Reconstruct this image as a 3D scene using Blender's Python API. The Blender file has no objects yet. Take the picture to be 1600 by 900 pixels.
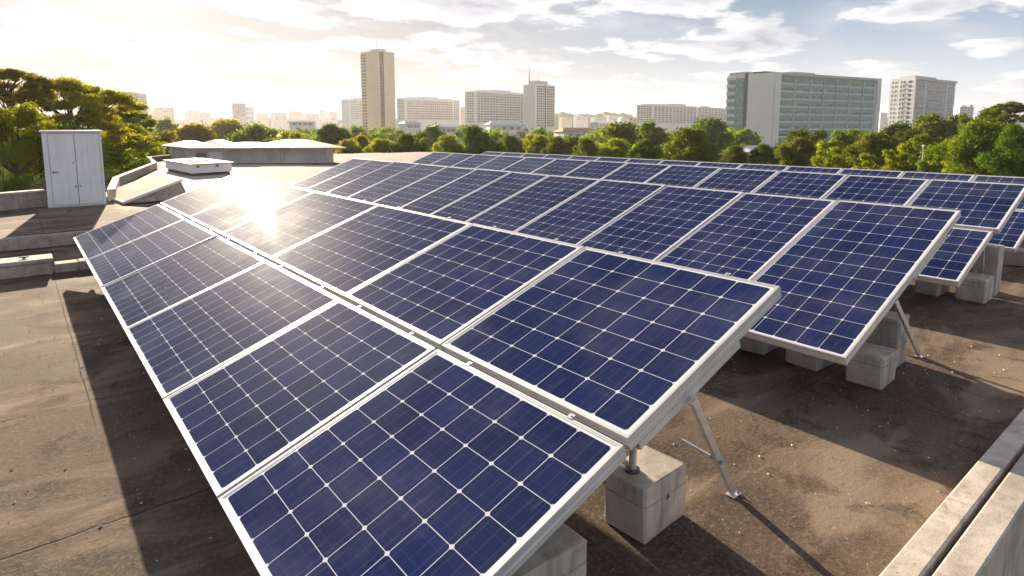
import bpy, bmesh, math, random
import numpy as np
from mathutils import Vector, Matrix
R = math.radians
random.seed(7)
SC = bpy.context.scene
COL = SC.collection

# ------------------------------------------------------------------ camera
CAM = Vector((-0.485, -1.208, 1.759))
YAW, PITCH, FPX, PPY = R(39.151), R(7.1195), 951.2, 320.0
cd = bpy.data.cameras.new('camera')
cd.sensor_width = 36.0
cd.lens = 36.0 * FPX / 1600.0
cd.shift_y = -(450.0 - PPY) / 1600.0
cd.clip_start = 0.05
cd.clip_end = 6000
cam = bpy.data.objects.new('camera', cd)
COL.objects.link(cam)
cam.location = CAM
cam.rotation_euler = (R(90) - PITCH, 0, -YAW)
SC.camera = cam

# ------------------------------------------------------------------ sun + sky
SUN_AZ, SUN_EL = R(8.5), R(15.5)          # clockwise from +Y
sun_dir = Vector((math.sin(SUN_AZ) * math.cos(SUN_EL), math.cos(SUN_AZ) * math.cos(SUN_EL), math.sin(SUN_EL)))
sl = bpy.data.lights.new('sun', 'SUN')
sl.energy = 5.0
sl.angle = R(0.6)
sl.color = (1.0, 0.83, 0.62)
so = bpy.data.objects.new('sun', sl)
COL.objects.link(so)
so.rotation_euler = sun_dir.to_track_quat('Z', 'Y').to_euler()
so.location = (0, 0, 60)

SC.view_settings.view_transform = 'Standard'
SC.view_settings.look = 'None'
SC.view_settings.gamma = 1.0
SC.view_settings.use_curve_mapping = False
SC.view_settings.exposure = 1.62
SC.cycles.use_denoising = True
SC.cycles.max_bounces = 8
SC.cycles.volume_bounces = 0
SC.cycles.transparent_max_bounces = 8
SC.cycles.sample_clamp_indirect = 6.0


class NT:
    """tiny helper round a node tree"""
    def __init__(self, tree):
        self.t = tree
        self.n = tree.nodes
        self.l = tree.links

    def new(self, kind, **kw):
        nd = self.n.new(kind)
        for k, v in kw.items():
            setattr(nd, k, v)
        return nd

    def put(self, sock, v):
        if v is None:
            return
        if isinstance(v, bpy.types.NodeSocket):
            self.l.new(v, sock)
        else:
            if isinstance(v, (tuple, list)) and len(v) == 3 and sock.type == 'RGBA':
                v = (*v, 1.0)
            sock.default_value = v

    def math(self, op, a, b=None, c=None, clamp=False):
        nd = self.new('ShaderNodeMath', operation=op, use_clamp=clamp)
        for i, v in enumerate((a, b, c)):
            self.put(nd.inputs[i], v)
        return nd.outputs[0]

    def vmath(self, op, a, b=None, out=0):
        nd = self.new('ShaderNodeVectorMath', operation=op)
        self.put(nd.inputs[0], a)
        if b is not None:
            self.put(nd.inputs[1], b)
        return nd.outputs[out]

    def mix(self, f, a, b, blend='MIX'):
        nd = self.new('ShaderNodeMix', data_type='RGBA', blend_type=blend)
        self.put(nd.inputs['Factor'], f)
        self.put(nd.inputs[6], a)
        self.put(nd.inputs[7], b)
        return nd.outputs[2]

    def noise(self, vec, scale, detail=4, rough=0.55, dist=0.0, out=0):
        nd = self.new('ShaderNodeTexNoise')
        self.put(nd.inputs['Vector'], vec)
        nd.inputs['Scale'].default_value = scale
        nd.inputs['Detail'].default_value = detail
        nd.inputs['Roughness'].default_value = rough
        nd.inputs['Distortion'].default_value = dist
        return nd.outputs[out]

    def ramp(self, f, lo, hi, a=0.0, b=1.0, smooth=True):
        nd = self.new('ShaderNodeMapRange', interpolation_type='SMOOTHSTEP' if smooth else 'LINEAR')
        self.put(nd.inputs[0], f)
        nd.inputs[1].default_value = lo
        nd.inputs[2].default_value = hi
        nd.inputs[3].default_value = a
        nd.inputs[4].default_value = b
        return nd.outputs[0]

    def scale(self, vec, s):
        nd = self.new('ShaderNodeMapping')
        self.put(nd.inputs[0], vec)
        nd.inputs['Scale'].default_value = s
        return nd.outputs[0]

    def sep(self, v):
        nd = self.new('ShaderNodeSeparateXYZ')
        self.put(nd.inputs[0], v)
        return nd.outputs

    def bump(self, h, strength=0.3, dist=0.01):
        nd = self.new('ShaderNodeBump')
        nd.inputs['Strength'].default_value = strength
        nd.inputs['Distance'].default_value = dist
        self.put(nd.inputs['Height'], h)
        return nd.outputs[0]


def build_world():
    w = bpy.data.worlds.new('World')
    SC.world = w
    w.use_nodes = True
    k = NT(w.node_tree)
    bg = k.n['Background']
    sky = k.new('ShaderNodeTexSky')
    sky.sky_type = 'NISHITA'
    sky.sun_disc = False
    sky.sun_elevation = SUN_EL
    sky.sun_rotation = SUN_AZ
    sky.air_density = 1.0
    sky.dust_density = 1.2
    sky.ozone_density = 1.5
    tc = k.new('ShaderNodeTexCoord')
    d = tc.outputs['Generated']
    x, y, z = k.sep(d)
    zz = k.math('MAXIMUM', k.math('ADD', z, 0.16), 0.03)
    cx = k.math('DIVIDE', x, zz)
    cy = k.math('DIVIDE', y, zz)
    cb = k.new('ShaderNodeCombineXYZ')
    k.put(cb.inputs[0], cx)
    k.put(cb.inputs[1], cy)
    uv = cb.outputs[0]
    # layered cloud field, seen from below, thinner to the horizon
    uvs = k.vmath('ADD', uv, (3.7, 1.9, 0.0))
    n1 = k.noise(uvs, 1.75, 10, 0.55, 0.1)
    n2 = k.noise(k.vmath('ADD', uvs, (sun_dir.x * .10, sun_dir.y * .10, 0.0)), 1.75, 10, 0.55, 0.1)
    mask = k.ramp(n1, 0.475, 0.55)
    thin = k.ramp(k.noise(k.scale(uv, (0.5, 1.0, 1.0)), 1.5, 6, 0.6, 0.4), 0.46, 0.75, 0.0, 0.5)
    cover = k.math('MAXIMUM', mask, thin)
    # self shadow: denser towards the sun -> greyer
    shade = k.ramp(k.math('SUBTRACT', n2, n1), -0.06, 0.06)
    thick = k.ramp(n1, 0.52, 0.70)
    grey = k.math('MULTIPLY', k.math('ADD', k.math('MULTIPLY', shade, 0.55), k.math('MULTIPLY', thick, 0.6)), 1.0, clamp=True)
    ccol = k.mix(grey, (7.5, 7.5, 7.6), (3.6, 3.75, 4.3))
    # sunward clouds are brighter
    dot = k.vmath('DOT_PRODUCT', d, tuple(sun_dir), out=1)
    dotc = k.math('MAXIMUM', dot, 0.0)
    boost = k.math('ADD', 0.95, k.math('MULTIPLY', k.math('POWER', dotc, 8.0), 0.12))
    cc = k.vmath('SCALE', ccol)
    k.put(cc.node.inputs['Scale'], boost)
    lowfade = k.ramp(z, 0.0, 0.10, 0.25, 0.92)
    fac = k.math('MULTIPLY', cover, lowfade)
    # soft shoulder on the glare round the sun, bluer away from it
    den = k.vmath('ADD', k.vmath('SCALE', sky.outputs[0]), (1, 1, 1))
    den.node.inputs[0].links[0].from_node.inputs['Scale'].default_value = 1 / 4.7
    base = k.vmath('DIVIDE', sky.outputs[0], den)
    away = k.math('SUBTRACT', 1.0, k.math('POWER', dotc, 3.0), clamp=True)
    base = k.mix(1.0, base, k.mix(away, (1.0, 1.0, 1.08), (0.84, 1.12, 1.55)), 'MULTIPLY')
    # pale haze band over the horizon
    hz = k.ramp(z, 0.0, 0.22, 0.80, 0.0)
    base = k.mix(hz, base, k.mix(k.math('POWER', dotc, 4.0), (6.2, 6.5, 7.0), (5.9, 5.2, 4.3)))
    out = k.mix(fac, base, cc)
    # the bright aureole of the sun itself
    au = k.math('ADD', k.math('MULTIPLY', k.math('POWER', dotc, 40.0), 0.7), k.math('MULTIPLY', k.math('POWER', dotc, 260.0), 5.0))
    auc = k.vmath('SCALE', (1.0, 0.93, 0.80))
    k.put(auc.node.inputs['Scale'], au)
    out = k.vmath('ADD', out, auc)
    k.put(bg.inputs[0], out)
    bg.inputs[1].default_value = 0.05


build_world()

# ------------------------------------------------------------------ helpers
FWD = Vector((math.sin(YAW) * math.cos(PITCH), math.cos(YAW) * math.cos(PITCH), -math.sin(PITCH)))
RGT = Vector((math.cos(YAW), -math.sin(YAW), 0))
UPV = RGT.cross(FWD)
FH = Vector((math.sin(YAW), math.cos(YAW), 0))


def at(px, py, depth):
    """point seen at a photo pixel, at a horizontal distance ahead of the camera"""
    d = FWD * FPX + RGT * (px - 800) - UPV * (py - PPY)
    return CAM + d * (depth / d.dot(FH))


def tag(o, label=None, cat=None, group=None, kind=None):
    if label:
        o['label'] = label
    if cat:
        o['category'] = cat
    if group:
        o['group'] = group
    if kind:
        o['kind'] = kind
    return o


def empty(name, loc=(0, 0, 0), rot=(0, 0, 0)):
    o = bpy.data.objects.new(name, None)
    o.empty_display_size = 0.1
    o.location = loc
    o.rotation_euler = rot
    COL.objects.link(o)
    return o


def link(name, me, parent=None):
    o = bpy.data.objects.new(name, me)
    COL.objects.link(o)
    if parent is not None:
        o.parent = parent
    return o


class MB:
    """collects faces with materials, then becomes one mesh object"""
    def __init__(self):
        self.v, self.f, self.m, self.uv = [], [], [], []

    def face(self, pts, mat=0, uv=None):
        i = len(self.v)
        self.v += [tuple(p) for p in pts]
        self.f.append(tuple(range(i, i + len(pts))))
        self.m.append(mat)
        self.uv.append(uv if uv else [(0, 0)] * len(pts))
        return self

    def hexa(self, b, t, mat=0):
        """bottom ring (counter clockwise from above) and top ring"""
        n = len(b)
        self.face(list(reversed(b)), mat)
        self.face(t, mat)
        for i in range(n):
            j = (i + 1) % n
            self.face([b[i], b[j], t[j], t[i]], mat)
        return self

    def box(self, x0, x1, y0, y1, z0, z1, mat=0):
        b = [(x0, y0, z0), (x1, y0, z0), (x1, y1, z0), (x0, y1, z0)]
        t = [(x0, y0, z1), (x1, y0, z1), (x1, y1, z1), (x0, y1, z1)]
        return self.hexa(b, t, mat)

    def tube(self, p0, p1, r0, r1=None, n=10, mat=0, caps=True):
        r1 = r0 if r1 is None else r1
        p0, p1 = Vector(p0), Vector(p1)
        d = (p1 - p0).normalized()
        a = d.orthogonal().normalized()
        b = d.cross(a)
        A = [p0 + (a * math.cos(2 * math.pi * i / n) + b * math.sin(2 * math.pi * i / n)) * r0 for i in range(n)]
        B = [p1 + (a * math.cos(2 * math.pi * i / n) + b * math.sin(2 * math.pi * i / n)) * r1 for i in range(n)]
        for i in range(n):
            j = (i + 1) % n
            self.face([A[i], A[j], B[j], B[i]], mat)
        if caps:
            self.face(list(reversed(A)), mat)
            self.face(B, mat)
        return self

    def bar(self, p0, p1, w, h, up=(0, 0, 1), mat=0):
        p0, p1 = Vector(p0), Vector(p1)
        d = (p1 - p0).normalized()
        s = d.cross(Vector(up)).normalized()
        u = s.cross(d)
        q = [(-w / 2, -h / 2), (w / 2, -h / 2), (w / 2, h / 2), (-w / 2, h / 2)]
        A = [p0 + s * a + u * b for a, b in q]
        B = [p1 + s * a + u * b for a, b in q]
        return self.hexa(A, B, mat)

    def mesh(self, name, mats, merge=True, bevel=0.0, seg=2, smooth=False):
        me = bpy.data.meshes.new(name)
        me.from_pydata(self.v, [], self.f)
        for m in mats:
            me.materials.append(m)
        me.polygons.foreach_set('material_index', self.m)
        uvl = me.uv_layers.new(name='UVMap')
        flat = [c for u in self.uv for q in u for c in q]
        uvl.data.foreach_set('uv', flat)
        bm = bmesh.new()
        bm.from_mesh(me)
        if merge:
            bmesh.ops.remove_doubles(bm, verts=bm.verts, dist=1e-5)
        bmesh.ops.recalc_face_normals(bm, faces=bm.faces)
        if bevel > 0:
            es = [e for e in bm.edges if e.is_manifold and e.calc_face_angle(0) > R(35)]
            bmesh.ops.bevel(bm, geom=es, offset=bevel, segments=seg, profile=0.5, affect='EDGES', clamp_overlap=True)
        bm.to_mesh(me)
        bm.free()
        if smooth:
            me.polygons.foreach_set('use_smooth', [True] * len(me.polygons))
        return me

    def build(self, name, mats, parent=None, **kw):
        if not isinstance(mats, (list, tuple)):
            mats = [mats]
        return link(name, self.mesh(name, mats, **kw), parent)


# ------------------------------------------------------------------ materials
def mat(name):
    m = bpy.data.materials.new(name)
    m.use_nodes = True
    k = NT(m.node_tree)
    b = k.n['Principled BSDF']
    return m, k, b


def obj_coord(k):
    return k.new('ShaderNodeTexCoord').outputs['Object']


def world_coord(k):
    return k.new('ShaderNodeNewGeometry').outputs['Position']


def simple(name, col, rough=0.6, metal=0.0, var=0.12, scale=6.0, bump=0.0, spec=0.5, stain=None, vec=None):
    m, k, b = mat(name)
    v = obj_coord(k) if vec is None else world_coord(k)
    n = k.noise(v, scale, 6, 0.6)
    f = k.ramp(n, 0.3, 0.7, 1 - var, 1 + var)
    c = k.vmath('SCALE', tuple(col))
    k.put(c.node.inputs['Scale'], f)
    if stain:
        s = k.ramp(k.noise(v, scale * 0.35, 8, 0.65, 0.6), 0.5, 0.72)
        c = k.mix(k.math('MULTIPLY', s, stain[1]), c, stain[0])
    k.put(b.inputs['Base Color'], c)
    b.inputs['Roughness'].default_value = rough
    b.inputs['Metallic'].default_value = metal
    b.inputs['Specular IOR Level'].default_value = spec
    if bump:
        k.put(b.inputs['Normal'], k.bump(k.noise(v, scale * 8, 6, 0.65), bump, 0.01))
    return m


def m_roof():
    m, k, b = mat('weathered_roof_screed')
    v = world_coord(k)
    big = k.noise(v, 0.55, 7, 0.62, 0.5)
    str_ = k.noise(k.scale(v, (0.55, 1.7, 1.0)), 1.1, 7, 0.6, 0.7)
    med = k.noise(v, 3.4, 8, 0.66, 0.4)
    fine = k.noise(v, 42.0, 6, 0.7)
    grain = k.noise(v, 170.0, 3, 0.7)
    c = k.mix(k.ramp(big, 0.34, 0.66), (0.058, 0.046, 0.039), (0.172, 0.125, 0.092))
    c = k.mix(k.math('MULTIPLY', k.ramp(str_, 0.47, 0.66), 0.9), c, (0.28, 0.215, 0.16))
    c = k.mix(k.math('MULTIPLY', k.ramp(med, 0.50, 0.66), 0.75), c, (0.042, 0.031, 0.025))
    c = k.mix(k.math('MULTIPLY', k.ramp(fine, 0.44, 0.70), 0.35), c, (0.34, 0.255, 0.18))
    c = k.mix(k.math('MULTIPLY', k.ramp(grain, 0.48, 0.64), 0.42), c, (0.05, 0.038, 0.030))
    # pale flecks of grit
    vo = k.new('ShaderNodeTexVoronoi')
    k.put(vo.inputs['Vector'], v)
    vo.inputs['Scale'].default_value = 34.0
    fl = k.math('MULTIPLY', k.ramp(vo.outputs['Distance'], 0.05, 0.12, 1.0, 0.0),
                k.ramp(k.sep(vo.outputs['Color'])[0], 0.80, 0.84))
    clump = k.ramp(k.noise(v, 1.6, 4, 0.6), 0.42, 0.62)
    c = k.mix(k.math('MULTIPLY', fl, clump), c, (0.62, 0.56, 0.47))
    # wiggly dry scratches / fibres
    wob = k.noise(v, 26.0, 2, 0.5, 2.2)
    fib = k.math('MULTIPLY', k.ramp(k.math('ABSOLUTE', k.math('SUBTRACT', wob, 0.5)), 0.0, 0.012, 1.0, 0.0), k.ramp(med, 0.44, 0.6))
    c = k.mix(k.math('MULTIPLY', fib, 0.35), c, (0.42, 0.31, 0.21))
    # construction joints (x const / y const), slightly wavy
    px, py, pz = k.sep(v)
    jn = k.math('MULTIPLY', k.math('SUBTRACT', k.noise(v, 2.3, 6, 0.7), 0.5), 0.10)
    jx = k.math('ADD', px, jn)
    jy = k.math('ADD', py, jn)

    def line(a, at_, w=0.006):
        return k.ramp(k.math('ABSOLUTE', k.math('SUBTRACT', a, at_)), w * 0.4, w * 1.5, 1.0, 0.0)
    j = line(jy, 1.90)
    for yy in (0.62, 5.0, 3.45):
        j = k.math('MAXIMUM', j, k.math('MULTIPLY', line(jy, yy, 0.004), k.ramp(str_, 0.4, 0.55)))
    crack = k.math('MULTIPLY', line(k.math('ADD', px, k.math('MULTIPLY', jn, 0.35)), -0.24, 0.004), k.ramp(py, 2.9, 3.3))
    j = k.math('MAXIMUM', j, crack)
    c = k.mix(k.math('MULTIPLY', j, 0.8), c, (0.035, 0.027, 0.022))
    k.put(b.inputs['Base Color'], c)
    k.put(b.inputs['Roughness'], k.ramp(big, 0.3, 0.7, 0.75, 0.95))
    b.inputs['Specular IOR Level'].default_value = 0.04
    h = k.math('SUBTRACT', k.math('ADD', k.math('MULTIPLY', fine, 0.6), k.math('MULTIPLY', grain, 0.35)), k.math('MULTIPLY', j, 0.8))
    k.put(b.inputs['Normal'], k.bump(h, 0.65, 0.010))
    return m


def m_concrete(name, col=(0.36, 0.335, 0.31), lines=False):
    m, k, b = mat(name)
    v = obj_coord(k)
    a = k.noise(v, 4.0, 7, 0.62, 0.4)
    d = k.noise(v, 16.0, 8, 0.7)
    g = k.noise(v, 120.0, 4, 0.7)
    c = k.mix(k.ramp(a, 0.3, 0.7), tuple(x * 0.72 for x in col), tuple(x * 1.18 for x in col))
    c = k.mix(k.math('MULTIPLY', k.ramp(d, 0.55, 0.75), 0.55), c, tuple(x * 0.45 for x in col))
    c = k.mix(k.math('MULTIPLY', k.ramp(g, 0.62, 0.75), 0.6), c, tuple(x * 0.4 for x in col))
    oi = k.new('ShaderNodeObjectInfo')
    c = k.mix(1.0, c, k.mix(oi.outputs['Random'], (0.78, 0.78, 0.80), (1.12, 1.08, 1.02)), 'MULTIPLY')
    st_ = k.noise(k.scale(v, (9.0, 9.0, 1.6)), 1.5, 7, 0.65, 0.3)
    c = k.mix(k.math('MULTIPLY', k.ramp(st_, 0.52, 0.68), 0.55), c, tuple(x * 0.42 for x in col))
    vp = k.new('ShaderNodeTexVoronoi')
    k.put(vp.inputs['Vector'], v)
    vp.inputs['Scale'].default_value = 38.0
    pit = k.math('MULTIPLY', k.ramp(vp.outputs['Distance'], 0.08, 0.2, 1.0, 0.0), k.ramp(k.sep(vp.outputs['Color'])[0], 0.75, 0.8))
    c = k.mix(k.math('MULTIPLY', pit, 0.75), c, tuple(x * 0.25 for x in col))
    px, py, pz = k.sep(v)
    if lines:   # the cast line a third of the way down the ballast block
        wz = k.math('ADD', pz, k.math('MULTIPLY', k.math('SUBTRACT', d, 0.5), 0.02))
        ln = k.ramp(k.math('ABSOLUTE', k.math('SUBTRACT', wz, 0.165)), 0.001, 0.004, 1.0, 0.0)
        c = k.mix(k.math('MULTIPLY', ln, k.ramp(a, 0.35, 0.6, 0.2, 0.85)), c, tuple(x * 0.25 for x in col))
    k.put(b.inputs['Base Color'], c)
    b.inputs['Roughness'].default_value = 0.9
    b.inputs['Specular IOR Level'].default_value = 0.25
    k.put(b.inputs['Normal'], k.bump(k.math('ADD', d, k.math('MULTIPLY', g, 0.5)), 0.4, 0.006))
    return m


def m_cells():
    """blue pseudo-square cells; one UV unit is one cell"""
    m, k, b = mat('silicon_cells_under_glass')
    uvn = k.new('ShaderNodeUVMap')
    uv = uvn.outputs[0]
    fr = k.vmath('FRACTION', uv)
    u, v, _ = k.sep(fr)
    cu = k.math('ABSOLUTE', k.math('SUBTRACT', u, 0.5))
    cv = k.math('ABSOLUTE', k.math('SUBTRACT', v, 0.5))
    gap = k.ramp(k.math('MAXIMUM', cu, cv), 0.488, 0.494)
    cor = k.ramp(k.math('ADD', cu, cv), 0.918, 0.924)
    white = k.math('MAXIMUM', gap, cor)
    cell = k.vmath('FLOOR', uv)
    oi = k.new('ShaderNodeObjectInfo')
    wn = k.new('ShaderNodeTexWhiteNoise', noise_dimensions='4D')
    k.put(wn.inputs['Vector'], cell)
    k.put(wn.inputs['W'], oi.outputs['Random'])
    base = k.mix(wn.outputs[0], (0.0058, 0.0130, 0.060), (0.0092, 0.0190, 0.088))
    pan = k.mix(oi.outputs['Random'], (0.70, 0.86, 0.92), (1.28, 1.12, 1.05))
    base = k.mix(1.0, base, pan, 'MULTIPLY')
    # busbars and hair-thin fingers
    bb = k.math('ABSOLUTE', k.math('SUBTRACT', k.math('FRACT', k.math('MULTIPLY', v, 3.0)), 0.5))
    bus = k.ramp(bb, 0.012, 0.030, 1.0, 0.0)
    b2 = k.math('ABSOLUTE', k.math('SUBTRACT', k.math('FRACT', k.math('MULTIPLY', u, 2.0)), 0.5))
    bus2 = k.ramp(b2, 0.008, 0.018, 1.0, 0.0)
    wv = k.math('SINE', k.math('MULTIPLY', u, 190.0))
    base = k.mix(k.math('MULTIPLY', bus, 0.22), base, (0.16, 0.18, 0.26))
    base = k.mix(k.math('MULTIPLY', bus2, 0.10), base, (0.16, 0.18, 0.26))
    base = k.mix(k.math('MULTIPLY', k.ramp(wv, 0.2, 1.0), 0.05), base, (0.10, 0.12, 0.22))
    col = k.mix(white, base, (0.60, 0.61, 0.65))
    # a thin film of dust with wiped streaks
    p = world_coord(k)
    dn = k.noise(p, 2.1, 8, 0.68, 0.5)
    ds = k.noise(k.scale(p, (1.0, 5.0, 1.0)), 5.0, 7, 0.7, 0.3)
    sp = k.noise(p, 55.0, 4, 0.7)
    dust = k.math('ADD', k.math('MULTIPLY', k.ramp(dn, 0.42, 0.72), 0.055), k.math('MULTIPLY', k.ramp(ds, 0.56, 0.80), 0.09))
    dust = k.math('ADD', k.math('ADD', dust, 0.008), k.math('MULTIPLY', k.ramp(sp, 0.66, 0.78), 0.12))
    # dried droplet rings and the odd splash
    vd = k.new('ShaderNodeTexVoronoi')
    k.put(vd.inputs['Vector'], p)
    vd.inputs['Scale'].default_value = 7.0
    spl = k.math('MULTIPLY', k.ramp(k.math('ADD', vd.outputs['Distance'], k.math('MULTIPLY', sp, 0.12)), 0.10, 0.15, 1.0, 0.0),
                 k.ramp(k.sep(vd.outputs['Color'])[1], 0.955, 0.965))
    dust = k.math('MAXIMUM', dust, k.math('MULTIPLY', spl, 0.55))
    col = k.mix(dust, col, (0.46, 0.45, 0.49))
    k.put(b.inputs['Base Color'], col)
    b.inputs['IOR'].default_value = 1.45
    k.put(b.inputs['Roughness'], k.ramp(dn, 0.3, 0.75, 0.45, 0.55))
    b.inputs['Specular IOR Level'].default_value = 0.0011
    b.inputs['Coat Weight'].default_value = 0.28
    b.inputs['Coat IOR'].default_value = 1.42
    k.put(b.inputs['Coat Roughness'], k.ramp(k.math('ADD', dn, k.math('MULTIPLY', ds, 0.3)), 0.45, 0.95, 0.02, 0.04))
    k.put(b.inputs['Normal'], k.bump(k.noise(p, 1.3, 2, 0.5), 0.02, 0.05))
    return m


def m_leaf(name, c0, c1, trans=0.45):
    m, k, b = mat(name)
    k.n.remove(b)
    oi = k.new('ShaderNodeObjectInfo')
    g = k.new('ShaderNodeNewGeometry')
    v = obj_coord(k)
    f = k.noise(v, 0.8, 3, 0.6)
    r = k.math('ADD', k.math('MULTIPLY', k.ramp(f, 0.3, 0.7), 0.6), k.math('MULTIPLY', g.outputs['Random Per Island'], 0.4))
    c = k.mix(r, c0, c1)
    hs = k.new('ShaderNodeHueSaturation')
    k.put(hs.inputs['Color'], c)
    k.put(hs.inputs['Hue'], k.ramp(oi.outputs['Random'], 0, 1, 0.482, 0.512, False))
    k.put(hs.inputs['Value'], k.ramp(oi.outputs['Random'], 0, 1, 0.8, 1.2, False))
    c = hs.outputs[0]
    di = k.new('ShaderNodeBsdfDiffuse')
    tr = k.new('ShaderNodeBsdfTranslucent')
    k.put(di.inputs[0], c)
    k.put(tr.inputs[0], k.mix(1.0, c, (1.75, 1.65, 0.50), 'MULTIPLY'))
    mx = k.new('ShaderNodeMixShader')
    mx.inputs[0].default_value = trans
    k.l.new(di.outputs[0], mx.inputs[1])
    k.l.new(tr.outputs[0], mx.inputs[2])
    k.l.new(mx.outputs[0], k.n['Material Output'].inputs[0])
    return m


def m_glass_facade(name, c0, c1, nx, nz):
    """curtain-wall glass: a bay of panes with blinds at different heights; UV 0..1 across the bay"""
    m, k, b = mat(name)
    uv = k.new('ShaderNodeUVMap').outputs[0]
    s = k.scale(uv, (nx, nz, 1))
    fr = k.vmath('FRACTION', s)
    cell = k.vmath('FLOOR', s)
    u, v, _ = k.sep(fr)
    oi = k.new('ShaderNodeObjectInfo')
    wn = k.new('ShaderNodeTexWhiteNoise', noise_dimensions='4D')
    k.put(wn.inputs['Vector'], cell)
    k.put(wn.inputs['W'], oi.outputs['Random'])
    mul = k.ramp(k.math('ABSOLUTE', k.math('SUBTRACT', u, 0.5)), 0.455, 0.475)
    c = k.mix(wn.outputs[0], c0, c1)
    blind = k.math('GREATER_THAN', v, k.math('ADD', 0.25, k.math('MULTIPLY', wn.outputs[0], 0.9)))
    c = k.mix(k.math('MULTIPLY', blind, 0.5), c, (0.36, 0.42, 0.40))
    c = k.mix(k.math('MULTIPLY', mul, 0.8), c, (0.10, 0.12, 0.12))
    k.put(b.inputs['Base Color'], c)
    b.inputs['Roughness'].default_value = 0.12
    b.inputs['Specular IOR Level'].default_value = 0.35
    return m


def m_window_row(name, glass, wall, nx, frac=0.62):
    """one storey's ribbon of windows, UV 0..1 along it"""
    m, k, b = mat(name)
    uv = k.new('ShaderNodeUVMap').outputs[0]
    s = k.scale(uv, (nx, 1, 1))
    u, v, _ = k.sep(k.vmath('FRACTION', s))
    oi = k.new('ShaderNodeObjectInfo')
    wn = k.new('ShaderNodeTexWhiteNoise', noise_dimensions='4D')
    k.put(wn.inputs['Vector'], k.vmath('FLOOR', s))
    k.put(wn.inputs['W'], oi.outputs['Random'])
    win = k.ramp(k.math('ABSOLUTE', k.math('SUBTRACT', u, 0.5)), frac / 2 - 0.02, frac / 2 + 0.02, 1.0, 0.0)
    g = k.mix(wn.outputs[0], tuple(x * 0.6 for x in glass), tuple(min(1, x * 1.9) for x in glass))
    k.put(b.inputs['Base Color'], k.mix(win, wall, g))
    k.put(b.inputs['Roughness'], k.ramp(win, 0, 1, 0.8, 0.2))
    return m


M = {}
M['roof'] = m_roof()
M['concrete'] = m_concrete('ballast_concrete', (0.52, 0.48, 0.43), True)
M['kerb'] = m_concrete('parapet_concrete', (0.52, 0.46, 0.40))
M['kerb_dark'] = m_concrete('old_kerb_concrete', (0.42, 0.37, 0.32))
M['cells'] = m_cells()
M['backsheet'] = simple('white_backsheet', (0.74, 0.74, 0.75), 0.4, var=0.04)
M['alu'] = simple('anodised_frame', (0.60, 0.585, 0.57), 0.45, 0.3, 0.06, 9.0, stain=((0.45, 0.40, 0.35), 0.35))
M['steel'] = simple('galvanised_steel', (0.58, 0.58, 0.59), 0.42, 0.6, 0.15, 14.0)
M['dark_steel'] = simple('dark_bolt_steel', (0.12, 0.12, 0.13), 0.5, 0.8)
M['plastic'] = simple('blue_grey_tie', (0.18, 0.22, 0.32), 0.5)
M['white_metal'] = simple('white_painted_sheet', (0.80, 0.80, 0.82), 0.5, 0.0, 0.06, 1.5, stain=((0.55, 0.52, 0.48), 0.35))
M['seam'] = simple('grey_shadow_gap', (0.22, 0.22, 0.23), 0.8)
M['canopy'] = simple('tan_roof_sheet', (0.56, 0.47, 0.38), 0.7, 0, 0.12, 2.0, stain=((0.30, 0.22, 0.16), 0.4))
M['render'] = simple('grey_lilac_render', (0.66, 0.61, 0.61), 0.85, 0, 0.12, 1.5, stain=((0.25, 0.21, 0.18), 0.4))
M['pale_roof'] = simple('pale_membrane_roof', (0.43, 0.37, 0.32), 0.85, 0, 0.16, 0.9, spec=.03, stain=((0.30, 0.23, 0.17), 0.6))
M['rust'] = simple('faded_brown_panel', (0.33, 0.25, 0.21), 0.85, 0, 0.2, 2.5, spec=.1, stain=((0.50, 0.44, 0.40), 0.6))
M['brown'] = simple('brown_painted_base', (0.16, 0.10, 0.065), 0.8)
M['bark'] = simple('grey_brown_bark', (0.085, 0.062, 0.045), 0.9, 0, 0.3, 3.0)
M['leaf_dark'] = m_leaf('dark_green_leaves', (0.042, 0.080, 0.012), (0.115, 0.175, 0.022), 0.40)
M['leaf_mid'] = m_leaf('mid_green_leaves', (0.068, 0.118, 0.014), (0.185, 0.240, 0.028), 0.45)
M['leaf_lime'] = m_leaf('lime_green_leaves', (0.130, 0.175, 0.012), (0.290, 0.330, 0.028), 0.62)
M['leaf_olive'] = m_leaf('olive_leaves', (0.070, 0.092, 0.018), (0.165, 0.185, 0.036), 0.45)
M['leaf_gold'] = m_leaf('golden_backlit_leaves', (0.150, 0.148, 0.013), (0.320, 0.295, 0.030), 0.62)  # gold of the low sun from behind, put into the leaf colour
M['grass'] = simple('rough_ground', (0.075, 0.085, 0.035), 0.95, 0, 0.35, 0.05, vec=True)
M['hill'] = simple('wooded_hillside', (0.030, 0.048, 0.034), 0.95, 0, 0.3, 0.03, vec=True)

# ------------------------------------------------------------------ the setting
GZ = -8.0


def structure(name, mb, mats, **kw):
    return tag(mb.build(name, mats, **kw), kind='structure')


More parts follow.
